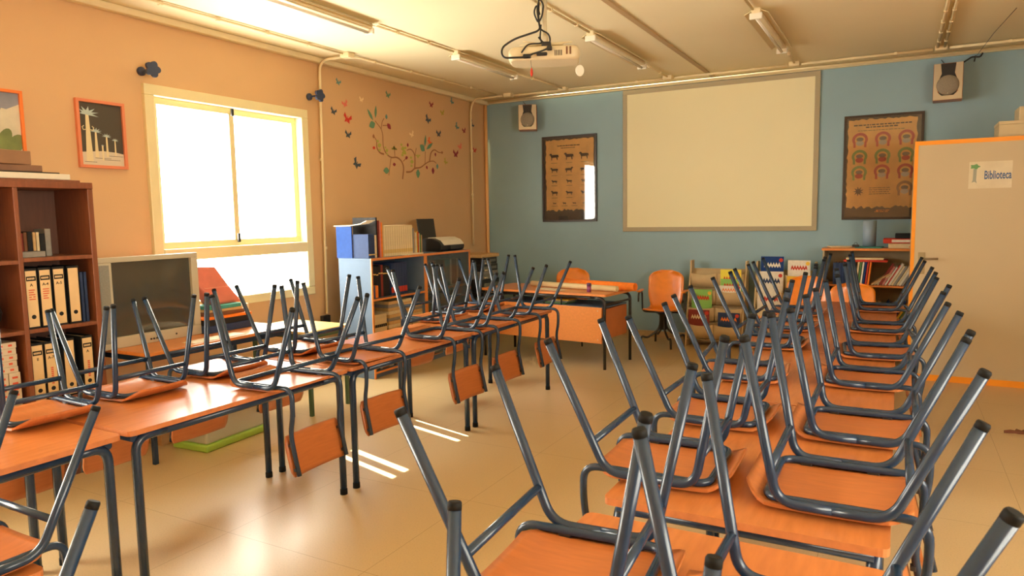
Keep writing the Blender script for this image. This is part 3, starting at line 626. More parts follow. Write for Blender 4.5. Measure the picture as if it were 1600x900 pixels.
R = random.Random(11); used = {}
for i, (c, s, y, z) in enumerate(BUTTER):
    bm = BM(); s = s*1.5; a = R.uniform(-1.0, .5)
    M = T(XL, y, z) @ FX @ RZ(a)
    for sg in (-1, 1):
        prism(bm, [(0, -.02*s), (sg*.5*s, .55*s), (sg*.62*s, .15*s), (sg*.30*s, -.05*s), (sg*.38*s, -.42*s), (sg*.10*s, -.32*s)][::sg], .0004, .0012, M)
    prism(bm, [(-.05*s, -.35*s), (.05*s, -.35*s), (.04*s, .3*s), (-.04*s, .3*s)], .0012, .002, M)
    px_ = 'left of the branch' if y < 6.3 else ('above the branch' if y < 7.5 else 'right of the branch')
    k = (c, px_); used[k] = used.get(k, 0)+1
    tag(obj('butterfly_sticker', bm, SM[c]), None, 'wall sticker', 'butterfly stickers on the ochre wall')
    BUTTER[i] = BUTTER[i]+(COL.objects[-1],)
STEMM = mat('brown_vinyl_stem', (.30, .13, .05), .5)
t = thing('wall_sticker', 'curling branch decal with green, teal and maroon leaves on the ochre wall', 'wall sticker', (XL, 7.0, 2.4))
for sti, st in enumerate(STEMS):
    bm = BM(); P = rounded([(XL+.001, y, z) for y, z in st], .06, 5); n = len(P)
    for i in range(n-1):
        a, b = Vector((P[i][1], P[i][2])), Vector((P[i+1][1], P[i+1][2]))
        w0, w1 = (.011-.006*i/n, .011-.006*(i+1)/n) if len(st) > 4 else (.005, .005)
        d = (b-a).normalized(); q = Vector((-d.y, d.x))
        if i: w0 = lastw; A0, A1 = last
        else: A0, A1 = a+q*w0, a-q*w0
        B0, B1 = b+q*w1, b-q*w1
        prism(bm, [tuple(A1), tuple(B1), tuple(B0), tuple(A0)], .0004, .0011, T(XL, 0, 0) @ FX); last = (B0, B1); lastw = w1
    o = obj('stem', bm, STEMM, t); o.location = -Vector(t.location)
for c, y0, z0, y1, z1 in LEAVES:
    bm = BM(); a = Vector((y0, z0)); b = Vector((y1, z1)); L_ = max((b-a).length, .05); d = (b-a).normalized(); q = Vector((-d.y, d.x)); w = L_*(.14 if c == 'green' and L_ > .12 else .36)
    p = [a+d*L_*k+q*w*h for k, h in ((0, 0), (.15, .5), (.4, 1), (.65, .85), (.9, .35), (1, 0), (.9, -.35), (.65, -.85), (.4, -1), (.15, -.5))]
    prism(bm, [tuple(v) for v in p], .0012, .0020, T(XL, 0, 0) @ FX)
    if c == 'lime':
        for k in (.7, -.7):
            q2 = a+d*L_*.3+q*L_*k; prism(bm, [tuple(q2+Vector((L_*.3*math.cos(x), L_*.2*math.sin(x)))) for x in [2*PI*i/10 for i in range(10)]], .0012, .0020, T(XL, 0, 0) @ FX)
    o = obj('leaf', bm, SM[c], t); o.location = -Vector(t.location)
order = sorted(range(len(BUTTER)), key=lambda i: BUTTER[i][2])
BL = ['small teal butterfly sticker just right of the window conduit, topmost', None]
cnt = {}
for i in order: cnt.setdefault(BUTTER[i][0], []).append(i)
ordn = ['leftmost', 'second from left', 'third from left', 'fourth from left', 'fifth from left', 'sixth from left', 'seventh from left']
for c, l in cnt.items():
    for k, i in enumerate(l):
        BUTTER[i][4]['label'] = ('only ' if len(l) == 1 else ordn[k]+' ')+c+' butterfly sticker on the ochre wall' if len(l) > 1 else 'single '+c+' butterfly sticker on the ochre wall'

# ---------------------------------------------------------------- books and binders helpers
def book_mesh(th, h, d, cover, band=None):
    bm = BM(); c = .0022
    box(bm, -th/2, -th/2+c, -d/2, d/2, 0, h, 0, mi=0); box(bm, th/2-c, th/2, -d/2, d/2, 0, h, 0, mi=0)
    box(bm, -th/2, th/2, -d/2, -d/2+c*1.2, 0, h, .0008, mi=0)
    box(bm, -th/2+c, th/2-c, -d/2+c*1.2, d/2-.004, .004, h-.004, 0, mi=1)
    ms = [cover, PAGES]
    if band:
        rng, bmat = band; box(bm, -th/2+.001, th/2-.001, -d/2-.0006, -d/2+.001, h*rng[0], h*rng[1], 0, mi=2); ms.append(bmat)
    return bm, ms
def book(loc, rz, th, h, d, cover, label, group, lean=0, band=None, name='book', cat='book', flat=False):
    bm, ms = book_mesh(th, h, d, cover, band)
    if lean:
        px0 = th/2 if lean > 0 else -th/2
        bmesh.ops.transform(bm, matrix=T(px0, 0, 0) @ RY(lean) @ T(-px0, 0, 0), verts=bm.verts)
    if flat: bmesh.ops.transform(bm, matrix=T(0, 0, th/2) @ RY(PI/2) @ T(0, 0, -h/2), verts=bm.verts)
    o = obj(name, bm, ms, None, loc, rz); return tag(o, label, cat, group)
def cov(n, c): return mat('cover_'+n, c, .65, var=.08, vscale=30, spec=.15)
C = {k: cov(k, v) for k, v in {'black': (.02, .02, .022), 'navy': (.03, .05, .12), 'blue': (.012, .045, .19), 'red': (.50, .05, .03), 'orange': (.85, .22, .03), 'cream': (.72, .60, .36), 'white': (.78, .74, .62), 'green': (.09, .20, .07), 'brown': (.18, .08, .04), 'yellow': (.80, .50, .06), 'grey': (.25, .24, .22), 'teal': (.06, .28, .25), 'tan': (.56, .37, .17), 'maroon': (.22, .04, .03), 'pink': (.65, .25, .22)}.items()}
GOLD = mat('gilt_lettering', (.65, .45, .15), .4)

# ---------------------------------------------------------------- walnut bookcase at the left edge
BX0, BX1 = -4.93, -4.55
t = thing('bookcase', 'dark reddish walnut cube bookcase filled with lever-arch binders, at the left edge', 'bookcase', ((BX0+BX1)/2, 2.02, 0))
def part(n, m, *bs, par=None, bev=.003):
    par = par or t; bm = BM(); L0 = par.matrix_world if False else None
    for b_ in bs: box(bm, *b_, bev)
    o = obj(n, bm, m, par); o.matrix_parent_inverse = Matrix.Translation(-Vector(par.location)); return o
ya, yb = 1.32, 2.72
part('side_panel', DARKW, (BX0, BX1, yb-.035, yb, 0, 1.815)); part('side_panel', DARKW, (BX0, BX1, ya, ya+.035, 0, 1.815))
part('top_panel', DARKW, (BX0, BX1+.004, ya, yb, 1.815, 1.855)); part('divider', DARKW, (BX0+.01, BX1, 2.25, 2.277, .50, 1.815)); part('divider', DARKW, (BX0+.01, BX1, 1.78, 1.807, .50, 1.815))
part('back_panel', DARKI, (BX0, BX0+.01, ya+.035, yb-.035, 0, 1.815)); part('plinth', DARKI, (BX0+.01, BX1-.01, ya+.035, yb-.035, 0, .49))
for i, z in enumerate((.50, .955, 1.385)): part('shelf', DARKW, (BX0+.01, BX1, 2.277, yb-.035, z-.012, z+.012))
for i, z in enumerate((.50, .955, 1.375)): part('shelf', DARKW, (BX0+.01, BX1, 1.807, 2.25, z-.012, z+.012))
BLAB = mat('binder_spine_label', (.76, .56, .30), .6, var=.05); RINK = mat('red_pen', (.62, .09, .04), .6)
def binder(y, z, lean, txt, lab, red=None, spine=BLAB, w=.074):
    t = thing('ring_binder', lab, 'binder', (BX1-.165, y, z+.0005), PI/2, 'lever-arch binders in the walnut bookcase'); h, d = .365, .29
    bm = BM(); box(bm, -w/2, -w/2+.003, -d/2, d/2, 0, h); box(bm, w/2-.003, w/2, -d/2, d/2, 0, h); box(bm, -w/2, w/2, -d/2, -d/2+.004, 0, h, .001); obj('cover', bm, C['black'], t)
    bm = BM(); box(bm, -w/2+.006, w/2-.006, -d/2+.02, d/2-.02, .006, h-.012); obj('sheets', bm, PAGES, t)
    bm = BM(); rect_uv(bm, -w/2+.007, w/2-.007, .012, h-.014, d/2, d/2+.0012, FY); lb = obj('spine_label', bm, spine, t)
    if txt:
        bm = BM(); rect_uv(bm, -w/2+.010, w/2-.010, h-.075, h-.047, d/2+.0012, d/2+.0018, FY); obj('black_band', bm, C['black'], lb)
        bm = BM(); R_ = random.Random(y)
        for i in range(5): rect_uv(bm, -.021+i*.0085, -.015+i*.0085, h-.067, h-.055, d/2+.0018, d/2+.0022, FY)
        obj('band_print', bm, BLAB, lb)
        text_mesh(txt, .024, INK, 'lettering', .0003, lb, FY @ T(0, h-.10, d/2+.0016), bold=.0006)
    if red:
        bm = BM(); R_ = random.Random(len(red)+int(y*100))
        if red == 'lines':
            for i in range(5): words(bm, -.018, .018, h-.13-.014*i, .006, R_, FY, d/2+.0014)
        else:
            for i in range(9): rect_uv(bm, -.006, .009, .10+i*.012, .108+i*.012, d/2+.0014, d/2+.0018, FY)
        obj('red_handwriting', bm, RINK, lb)
    bm = BM(); lathe(bm, [(.013, 0), (.013, .0016)], 20, FY @ T(0, .072, d/2+.0006)); obj('finger_hole', bm, C['black'], lb)
    if lean: t.rotation_euler = (0, lean, PI/2)
    return t
z1, z2 = .967, .512
for y, z, ln, tx, rd, lab in ((2.318, z1, 0, 'A', 'lines', 'binder against the divider on the upper binder shelf'), (2.398, z1, 0, 'A-4', 'lines', 'upper-shelf binder marked A-4 with red handwriting'), (2.478, z1, 0, 'A-5', None, 'upper-shelf binder marked A-5'),
                             (2.566, z1, 0, '', None, 'upper-shelf binder with plain label, right of A-5')):
    binder(y, z, ln, tx, lab, rd)
for y, z, ln, tx, rd, lab in ((2.318, z2, 0, 'II', None, 'binder against the divider on the lower binder shelf'), (2.395, z2, 0, 'A-7', 'col', 'lower-shelf binder marked A-7 with red column writing'), (2.505, z2, 0, '', None, 'lower-shelf binder with grey-topped label'), (2.620, z2, 0, 'A', 'col', 'rightmost binder on the lower binder shelf')):
    binder(y, z, ln, tx, lab, rd)
book((BX1-.15, 2.622, z1), PI/2, .018, .32, .24, C['navy'], 'slim navy folder beside the plain upper-shelf binder', None, name='folder', cat='folder')
book((BX1-.15, 2.646, z1), PI/2, .018, .32, .24, C['navy'], 'slim navy folder against the right side of the walnut bookcase', None, name='folder', cat='folder')
book((BX1-.15, 2.450, z2), PI/2, .010, .20, .2, C['grey'], 'thin grey folder between the lower-shelf binders', None, name='folder', cat='folder')
zt_ = 1.398; yy = 2.285
for i, (th, h, c) in enumerate(((.018, .15, 'cream'), (.016, .14, 'cream'), (.022, .145, 'maroon'), (.02, .15, 'brown'), (.028, .155, 'black'), (.018, .15, 'tan'), (.018, .15, 'cream'), (.03, .14, 'black'), (.035, .17, 'grey'))):
    book((BX0+.20, yy+th/2, zt_), PI/2, th, h, .12, C[c], ordn[i]+' small '+c+' book on the top shelf of the walnut bookcase' if i < 7 else ('black box-like book' if c == 'black' else 'taller grey book')+' at the right of the walnut top shelf', 'small books on the walnut top shelf'); yy += th+.002
book((BX1-.09, 2.36, zt_), PI/2, .035, .13, .10, C['grey'], 'grey box lying flat on the top shelf of the walnut bookcase', None, name='box', cat='box', flat=True)
# left bay
t = thing('helmet', 'black rounded plastic case with a cream label, left bay of the walnut bookcase', 'case', (BX1-.16, 2.08, .968))
bm = BM(); ball(bm, (0, 0, .105), .105, (1.1, 1.2, 1)); 
for v in bm.verts: v.co.z = max(v.co.z, 0)
obj('shell', bm, BLACK, t)
bm = BM(); cbox(bm, (.118, -.05, .11), (.012, .12, .075), .003); obj('label', bm, BLAB, t)
t['label'] = 'black rounded case with a cream label in the left bay of the walnut bookcase'; t.name = 'carrying_case'
BXW = mat('white_printed_carton', (.62, .54, .42), .6)
k = 0
for j in range(3):
    o = obj('carton', (lambda b: (cbox(b, (0, 0, .105), (.18, .062, .21), .003), [cbox(b, (.0905, 0, .04+.035*q), (.001, .03, .012), 0, mi=1) for q in range(5)], b)[2])(BM()), [BXW, RINK], None, (BX1-.12, 2.19-.066*j, .5125))
    tag(o, ['rightmost', 'middle', 'leftmost'][j]+' upright white carton in the lower left bay of the walnut bookcase', 'box', 'white cartons in the walnut bookcase')
for j in range(5):
    o = obj('carton', (lambda b: (cbox(b, (0, 0, .018), (.18, .17, .036), .003), [cbox(b, (.0905, -.05+.05*q, .018), (.001, .02, .012), 0, mi=1) for q in range(3)], b)[2])(BM()), [BXW, RINK], None, (BX1-.12, 2.128-.004*(j % 2), .7235+.0365*j))
    tag(o, ['lowest', 'second lowest', 'middle', 'second highest', 'topmost'][j]+' flat white carton stacked over the upright cartons, walnut bookcase', 'box', 'white cartons in the walnut bookcase')
# on top
def flatbox(name, loc, s, m, lab, cat, rz=0, bev=.004): return tag(obj(name, (lambda b: (cbox(b, (0, 0, s[2]/2), s, bev), b)[1])(BM()), m, None, loc, rz), lab, cat)
flatbox('board', (-4.74, 2.37, 1.8555), (.30, .60, .014), DARKW, 'thin wooden board lying on top of the walnut bookcase', 'board')
flatbox('tray', (-4.72, 2.33, 1.870), (.26, .56, .036), WHITE, 'white plastic tray on top of the walnut bookcase', 'tray')
flatbox('black_folder', (-4.73, 2.31, 1.9065), (.24, .50, .008), BLACK, 'thin black folder on the white tray, walnut bookcase top', 'folder')
flatbox('wooden_case', (-4.74, 2.24, 1.915), (.22, .46, .04), mat('brown_box', (.20, .10, .055), .6, var=.1), 'flat brown case above the black folder, walnut bookcase top', 'case')
flatbox('cardboard_box', (-4.70, 2.24, 1.956), (.18, .32, .082), mat('brown_cardboard', (.26, .14, .075), .7, var=.08), 'brown box topmost of the pile on the walnut bookcase', 'box', .15)

# ---------------------------------------------------------------- television on the first side table
def metal_table(name, label, x0, x1, y0, y1, h, topm, legm, group=None, sq=.03):
    t = thing(name, label, 'table', ((x0+x1)/2, (y0+y1)/2, 0), 0, group); a, b = (x1-x0)/2, (y1-y0)/2
    bm = BM(); box(bm, -a, a, -b, b, h-.024, h, .004); obj('tabletop', bm, topm, t)
    bm = BM()
    for s in (-1, 1):
        box(bm, -a+.03, a-.03, s*(b-.035)-.012, s*(b-.035)+.012, h-.064, h-.0245); box(bm, s*(a-.035)-.012, s*(a-.035)+.012, -b+.035, b-.035, h-.064, h-.0245)
    obj('apron', bm, legm, t)
    for sx in (-1, 1):
        for sy in (-1, 1):
            bm = BM(); box(bm, sx*(a-.035)-sq/2, sx*(a-.035)+sq/2, sy*(b-.035)-sq/2, sy*(b-.035)+sq/2, 0, h-.0245, .003); obj('leg', bm, legm, t)
    return t
metal_table('side_table', 'wooden side table with square blue-grey legs, under the old television', -4.95, -4.235, 2.80, 4.08, .752, LAM2, STEEL)
t = thing('television', 'bulky old silver-grey tube television on the side table', 'television', (-4.62, 3.108, .7525))
SG = mat('silver_grey_plastic', (.46, .43, .32), .4, var=.03); CRT = mat('dark_glass_screen', (.055, .055, .045), .06, spec=.8)
w, h = .765, .615
bm = BM()
for a in ((-w/2, w/2, .0, .075), (-w/2, w/2, h-.035, h), (-w/2, -w/2+.105, .075, h-.035), (w/2-.055, w/2, .075, h-.035)): rect_uv(bm, *a, -.02, .03, FX, bev=.004)
obj('bezel', bm, SG, t)
bm = BM(); n1, n2 = 14, 10; g = {}
u0, u1, v0, v1 = -w/2+.105, w/2-.055, .075, h-.035
for i in range(n1+1):
    for j in range(n2+1):
        u = u0+(u1-u0)*i/n1; v = v0+(v1-v0)*j/n2; bul = .022*(1-((2*i/n1-1)**2))*(1-((2*j/n2-1)**2)*.8)
        g[i, j] = bm.verts.new(FX @ Vector((u, v, .004+bul)))
for i in range(n1):
    for j in range(n2): bm.faces.new((g[i, j], g[i+1, j], g[i+1, j+1], g[i, j+1])).smooth = True
obj('screen', bm, CRT, t)
bm = BM(); rect_uv(bm, -w/2+.018, -w/2+.085, .04, h-.05, .03, .034, FX, bev=.001); obj('speaker_grille', bm, mat('grey_speaker_cloth', (.22, .22, .19), .7, var=.2, vscale=200), t)
bm = BM(); P0 = [(-w/2+.01, .005), (w/2-.01, .005), (w/2-.01, h-.005), (-w/2+.01, h-.005)]; P1 = [(-.20, .03), (.20, .03), (.20, h*.72), (-.20, h*.72)]
A = [bm.verts.new(FX @ Vector((u, v, -.02))) for u, v in P0]; B = [bm.verts.new(FX @ Vector((u, v, -.34))) for u, v in P1]
bm.faces.new(A); bm.faces.new(B[::-1]); [bm.faces.new((A[i], A[(i+1) % 4], B[(i+1) % 4], B[i])) for i in range(4)]
bmesh.ops.bevel(bm, geom=list(bm.edges), offset=.02, segments=2, affect='EDGES'); obj('rear_housing', bm, mat('dark_grey_plastic', (.10, .10, .09), .5), t)
for i in range(4): bm = BM(); lathe(bm, [(.007, 0), (.006, .006)], 12, FX @ T(-.03+.022*i, .028, .03)); obj('button', bm, BLACK, t)
bm = BM(); lathe(bm, [(.007, 0), (.006, .003)], 12, FX @ T(.17, .035, .03)); obj('sensor', bm, BLACK, t)
flatbox('paper_sheet', (-4.33, 3.40, .7525), (.13, .46, .0025), PAPER, 'white sheet of paper on the side table before the television', 'paper', .05, 0)
# pile beside the television
z = .7525
for i, (n, s, m, lab, rz) in enumerate((('case', (.27, .42, .055), C['navy'], 'dark blue case, lowest of the pile right of the television', 0), ('case', (.26, .40, .045), C['black'], 'black case, second in the pile right of the television', .03),
        ('tray', (.27, .42, .02), C['orange'], 'orange folder in the middle of the pile right of the television', -.02), ('book', (.22, .33, .028), C['brown'], 'dark brown book above the orange folder, right of the television', .05),
        ('book', (.20, .30, .02), C['tan'], 'beige book below the teal book, right of the television', -.04), ('book', (.21, .28, .028), C['teal'], 'teal book topmost under the red paper bag', .05))):
    flatbox(n if n != 'tray' else 'folder', (-4.66, 3.70, z), s, m, lab, 'book' if n == 'book' else ('folder' if n == 'tray' else 'case'), rz, .003); z += s[2]+.0006
flatbox('paper_pad', (-4.82, 3.98, .7525), (.16, .18, .16), PAPER, 'block of white and orange paper behind the pile, below the window', 'paper')
# red paper bag leaning back
BAGM = mat('red_paper', (.60, .165, .11), .6, var=.12, vscale=9, bump=.12, bscale=14)
t = thing('paper_bag', 'crumpled red-pink paper bag standing tilted on the pile of books', 'bag', (-4.70, 3.775, z+.001))
bm = BM(); nx, nz = 10, 12; R = random.Random(3); Wd, Dp, Hh = .27, .15, .29; rings = []
for j in range(nz+1):
    v = j/nz; ring = []; pinch = 1-.90*max(0, v-.15)/.85
    for i in range(40):
        a = 2*PI*i/40; ca, sa = math.cos(a), math.sin(a); e = .28
        x = Dp*.5*pinch*(abs(ca)**e)*(1 if ca > 0 else -1); y = Wd*.5*(abs(sa)**e)*(1 if sa > 0 else -1)
        x += .004*math.sin(7*v+3*y*20)+R.uniform(-.0015, .0015); y += -.17*v; x += -.06*v+.03*v*v
        ring.append(bm.verts.new((x, y, Hh*v*(1-.12*abs(y)*0)+.004*math.sin(y*30)*v)))
    rings.append(ring)
for A, B in zip(rings, rings[1:]):
    for i in range(40): bm.faces.new((A[i], A[(i+1) % 40], B[(i+1) % 40], B[i])).smooth = True
bm.faces.new(rings[0][::-1]); bm.faces.new(rings[-1])
M = T(0, 0, 0) @ RX(0)
obj('bag_body', bm, BAGM, t)
bm = BM(); cbox(bm, (.048, -.065, .13), (.003, .255, .004)); obj('fold_crease', bm, mat('pale_crease', (.72, .32, .22), .6), t)

metal_table('folding_table', 'lower yellowish side table with green legs, right of the television table', -4.80, -4.11, 4.10, 4.60, .70, mat('yellowish_tabletop', (.70, .48, .16), .35, var=.05), mat('dark_green_steel', (.05, .10, .05), .4))
t = thing('school_bench', '', 'x'); bpy.data.objects.remove(t)
# storage box under the row
t = thing('storage_box', 'clear plastic storage box on a lime green base, on the floor under the window row', 'box', (-4.33, 3.42, 0), .06)
LIME = mat('lime_green_plastic', (.36, .62, .10), .4); CLR = mat('translucent_plastic', (.80, .80, .70), .35, alpha=.5)
bm = BM(); box(bm, -.17, .17, -.30, .30, 0, .05, .012); obj('base', bm, LIME, t)
bm = BM(); box(bm, -.155, .155, -.285, .285, .052, .26, .015); obj('body', bm, CLR, t)
bm = BM(); box(bm, -.165, .165, -.295, .295, .262, .285, .01); obj('lid', bm, CLR, t)
flatbox('cardboard_box', (-4.72, 3.3, .0), (.30, .42, .34), mat('kraft_box', (.42, .25, .11), .7, var=.15, vscale=9), 'brown cardboard box stored under the television table', 'box')
flatbox('cardboard_box', (-4.73, 3.86, .0), (.26, .36, .42), mat('patterned_box', (.22, .16, .10), .7, var=.5, vscale=22), 'dark patterned box stored under the television table', 'box')

# ---------------------------------------------------------------- grey-blue bookcases under the stickers
GX0, GX1 = -4.94, -4.52
def unit(y0, y1, glass, lab):
    global t
    t = thing('bookcase', lab, 'bookcase', ((GX0+GX1)/2, (y0+y1)/2, 0)); tt = t
    def P(n, m, *bs, bev=.002, par=None):
        bm = BM()
        for b_ in bs: box(bm, *b_, bev)
        o = obj(n, bm, m, par or tt); o.matrix_parent_inverse = Matrix.Translation(-Vector(tt.location)); return o
    H = 1.205; e = .012
    for y in (y0, y1-.02): P('side_panel', BLUEGREY, (GX0, GX1-e, y, y+.02, 0, H-.02))
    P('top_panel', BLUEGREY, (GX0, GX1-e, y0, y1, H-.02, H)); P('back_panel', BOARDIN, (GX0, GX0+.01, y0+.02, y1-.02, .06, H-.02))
    P('edge_band', LAM2, (GX1-e, GX1, y0, y0+.022, 0, H), (GX1-e, GX1, y1-.022, y1, 0, H), (GX1-e, GX1, y0+.022, y1-.022, H-.024, H), bev=.001)
    for z in (.07, .43, .80):
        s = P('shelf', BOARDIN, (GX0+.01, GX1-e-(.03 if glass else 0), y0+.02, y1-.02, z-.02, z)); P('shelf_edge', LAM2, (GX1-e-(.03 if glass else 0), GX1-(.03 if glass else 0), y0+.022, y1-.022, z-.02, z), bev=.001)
    P('plinth', BLUEGREY, (GX0+.02, GX1-.03, y0+.02, y1-.02, 0, .05))
    if glass:
        GM = mat('dark_tinted_glass', (.10, .13, .13), .05, spec=.8, alpha=.45); ym = (y0+y1)/2
        for i, (a, b) in enumerate(((y0+.024, ym-.003), (ym+.003, y1-.024))):
            d = P('glass_door', GM, (GX1-.024, GX1-.018, a, b, .06, H-.03), bev=0)
            yk = b-.035 if i == 0 else a+.035
            bm = BM(); ball(bm, (GX1-.008, yk, 1.13), .013); o = obj('knob', bm, mat('chrome', (.7, .7, .68), .15, metal=1), d)
            o.matrix_parent_inverse = Matrix.Translation(-Vector(tt.location))
    return tt
unit(5.385, 6.295, False, 'grey-blue open bookcase with beech edges, right of the window conduit')
unit(6.298, 7.21, True, 'grey-blue bookcase with dark glass doors, beside the teacher desk')
NUM = ['first', 'second', 'third', 'fourth', 'fifth', 'sixth', 'seventh', 'eighth', 'ninth', 'tenth', 'eleventh', 'twelfth', 'thirteenth', 'fourteenth', 'fifteenth', 'sixteenth', 'seventeenth', 'eighteenth', 'nineteenth', 'twentieth', '21st', '22nd', '23rd', '24th', '25th']
def row(x, y, z, items, lab, group, dep=.2, lean=0, band=None, name='book'):
    n = len(items); cn = {}
    for i, (th, h, c) in enumerate(items):
        k = cn.get(c, 0); cn[c] = k+1
        book((x-dep/2, y+th/2, z+.0006), PI/2, th, h, dep, C[c], NUM[i]+' from left, '+lab.replace('COLOR', c), group, lean, band, name=name); y += th+.0015
    return y
XF = GX1-.05; R = random.Random(21)
# open unit : shelf at .80 , .43 , .07
row(XF-.04, 5.42, .80, [(.034, R.uniform(.30, .33), c) for c in ('maroon', 'maroon', 'black', 'black', 'black', 'black', 'maroon', 'black', 'black', 'black')], 'tall COLOR volume, left part of the open grey bookcase top shelf', 'dark volumes on the open bookcase top shelf', .22, 0, ((.72, .76), GOLD))
row(XF-.04, 5.80, .80, [(.044, .33, 'navy')]*6, 'navy encyclopedia volume with red band, open grey bookcase', 'navy encyclopedia volumes on the open bookcase', .23, 0, ((.06, .24), C['red']))
for i, (y, c, l) in enumerate(((5.43, 'red', 'red card box'), (5.475, 'navy', 'dark blue card box'), (5.52, 'orange', 'orange card box'))):
    flatbox('card_box', (XF-.05, y, .8006), (.10, .042, .125), C[c], l+' standing low at the front left of the open grey bookcase', 'box')
row(XF, 5.42, .43, [(.028, .20, 'cream') for _ in range(8)], 'cream dark-banded paperback, middle shelf, open grey bookcase', 'cream paperbacks on the open bookcase middle shelf', .16, 0, ((.35, .5), C['black']))
yy = 5.68
for s in range(3):
    zz = .43
    for i in range(9 if s < 2 else 7):
        th = .034; flatbox('magazine_pile', (XF-.12, 5.79+.2*s, zz+.0006), (.24+R.uniform(-.01, .01), .19, th), C[('tan', 'cream', 'tan', 'grey')[(i+s) % 4]], NUM[i]+' magazine bundle from the bottom of the %s stack, open grey bookcase' % ('left', 'middle', 'right')[s], 'magazines', R.uniform(-.04, .04), .004)['group'] = 'magazine bundles %d' % s if False else 'magazine bundles in the %s stack' % ('left', 'middle', 'right')[s]; zz += th+.0008
row(XF, 5.42, .07, [(.035, R.uniform(.22, .28), R.choice(['grey', 'black', 'brown'])) for _ in range(11)], 'COLOR book on the bottom shelf of the open grey bookcase', 'dark books on the open bookcase bottom shelf', .18)
# glass unit
row(XF-.08, 6.34, .80, [(.036, R.uniform(.26, .31), R.choice(['red', 'maroon', 'tan', 'brown'])) for _ in range(9)], 'COLOR book behind the left glass door', 'books behind the left glass door', .18)
row(XF-.08, 6.82, .80, [(.034, .30, R.choice(['cream', 'teal', 'tan', 'brown'])) for _ in range(9)], 'COLOR book behind the right glass door', 'books behind the right glass door', .18)
row(XF-.08, 6.34, .43, [(.036, R.uniform(.2, .3), R.choice(['black', 'grey', 'navy'])) for _ in range(20)], 'COLOR book on the middle shelf behind glass doors', 'dark books low behind the glass doors', .18)
# on top of the open unit
ZB = 1.2056
row(-4.60+.04, 5.402, ZB, [(.03, .235, 'navy')]*3+[(.03, .225, 'cream')], 'COLOR volume just right of the blue display board', 'volumes behind the blue display board', .20, 0, ((.12, .17), GOLD))
t = thing('display_board', 'blue folded display board with a cream top edge, on the grey bookcase beside the conduit', 'board', (-4.76, 5.40, ZB))
bm = BM(); box(bm, -.20, .0, -.012, 0, 0, .315, .001); obj('panel', bm, C['blue'], t)
bm = BM(); box(bm, .03, .045, -.012, .10, 0, .315, .001); bm.free()
bm = BM(); pts = [(-.22, -.03, .317), (-.05, .05, .316), (.12, .09, .335), (.20, .17, .365)]
for a, b in zip(pts, pts[1:]):
    v = [bm.verts.new(p) for p in ((a[0], -.02, a[2]), (b[0], -.02, b[2]), (b[0], .115, b[2]+.004), (a[0], .115, a[2]+.004))]
    w_ = [bm.verts.new(p.co+Vector((0, 0, .007))) for p in v]; bm.faces.new(v); bm.faces.new(w_[::-1]); [bm.faces.new((v[i], v[(i+1) % 4], w_[(i+1) % 4], w_[i])) for i in range(4)]
obj('bent_cream_sheet', bm, PAPER, t)
book((-4.72, 5.545, ZB), PI/2, .02, .40, .30, C['black'], 'tall black album with a pale oval, behind the blue display board', None, name='album', cat='book')
yy = 5.560
for i, (h, c) in enumerate(((.37, 'maroon'), (.36, 'pink'), (.35, 'orange'), (.33, 'tan'))):
    book((-4.70, yy+.011, ZB), PI/2, .02, h, .27, C[c], ('tall maroon', 'tall pink', 'tall orange', 'tall tan')[i]+' folder between the black album and the cream magazine set', 'tall folders on the grey bookcase'); yy += .022
t = thing('magazine_file', 'white cardboard slipcase end holding the cream magazine set on the grey bookcase', 'file', (-4.72, 5.662, ZB)); bm = BM(); box(bm, -.13, .13, -.006, .006, 0, .33, .001); obj('end_board', bm, WHITE, t); bm = BM(); box(bm, -.13, -.12, .0065, .05, 0, .33, .001); obj('rear_board', bm, WHITE, t)
yy = 5.675
for i in range(13):
    book((-4.70, yy+.018, ZB), PI/2, .036, .315, .22, C['cream'], NUM[i]+' from left of the uniform cream magazine volumes on the grey bookcase', 'cream magazine volumes on the grey bookcase', 0, ((.1, .22), GOLD)); yy += .0375
flatbox('loose_leaflet', (-4.57, 6.12, ZB), (.09, .34, .012), PAPER, 'loose white leaflets lying before the cream magazine set', 'paper', .12, .003)
yy = 6.175
for i, (th, h, c) in enumerate(((.03, .29, 'black'), (.02, .27, 'black'), (.02, .30, 'grey'), (.025, .28, 'grey'), (.02, .24, 'tan'), (.02, .23, 'white'), (.018, .24, 'yellow'), (.02, .235, 'red'), (.016, .22, 'cream'), (.02, .21, 'green'), (.02, .20, 'tan'))):
    book((-4.74, yy+th/2, ZB), PI/2, th, h, .17, C[c], NUM[i]+' from left, '+c+' book between the magazine set and the black panel', 'assorted books on the grey bookcases'); yy += th+.002
t = thing('printer', 'black printer with a cream curved lid and open black paper support, on the glass-door bookcase', 'printer', (-4.76, 6.90, ZB))
bm = BM(); n = 14; prof = [(.17, .0), (.20, .03), (.20, .07), (.16, .12), (.08, .15), (-.04, .15), (-.12, .12), (-.14, .04), (-.14, 0)]
M = Matrix(((1, 0, 0, 0), (0, 0, 1, 0), (0, 1, 0, 0), (0, 0, 0, 1)))
prism(bm, prof, -.25, .25, M); bmesh.ops.bevel(bm, geom=list(bm.edges), offset=.008, segments=2, affect='EDGES'); obj('body', bm, BLACK, t)
bm = BM(); prism(bm, [(.204, .07), (.205, .08), (.162, .128), (.08, .158), (-.02, .158), (-.02, .152), (.08, .152), (.158, .122), (.198, .075)], -.185, .225, M); obj('lid', bm, WHITE, t)
bm = BM(); box(bm, .195, .23, -.09, .12, .02, .07, .004); obj('paper_slot', bm, BLACK, t)
bm = BM(); a = .06; prism(bm, [(-.13, .10), (-.115, .10), (-.155, .375), (-.17, .375)], -.20, .13, M); obj('paper_support', bm, BLACK, t)

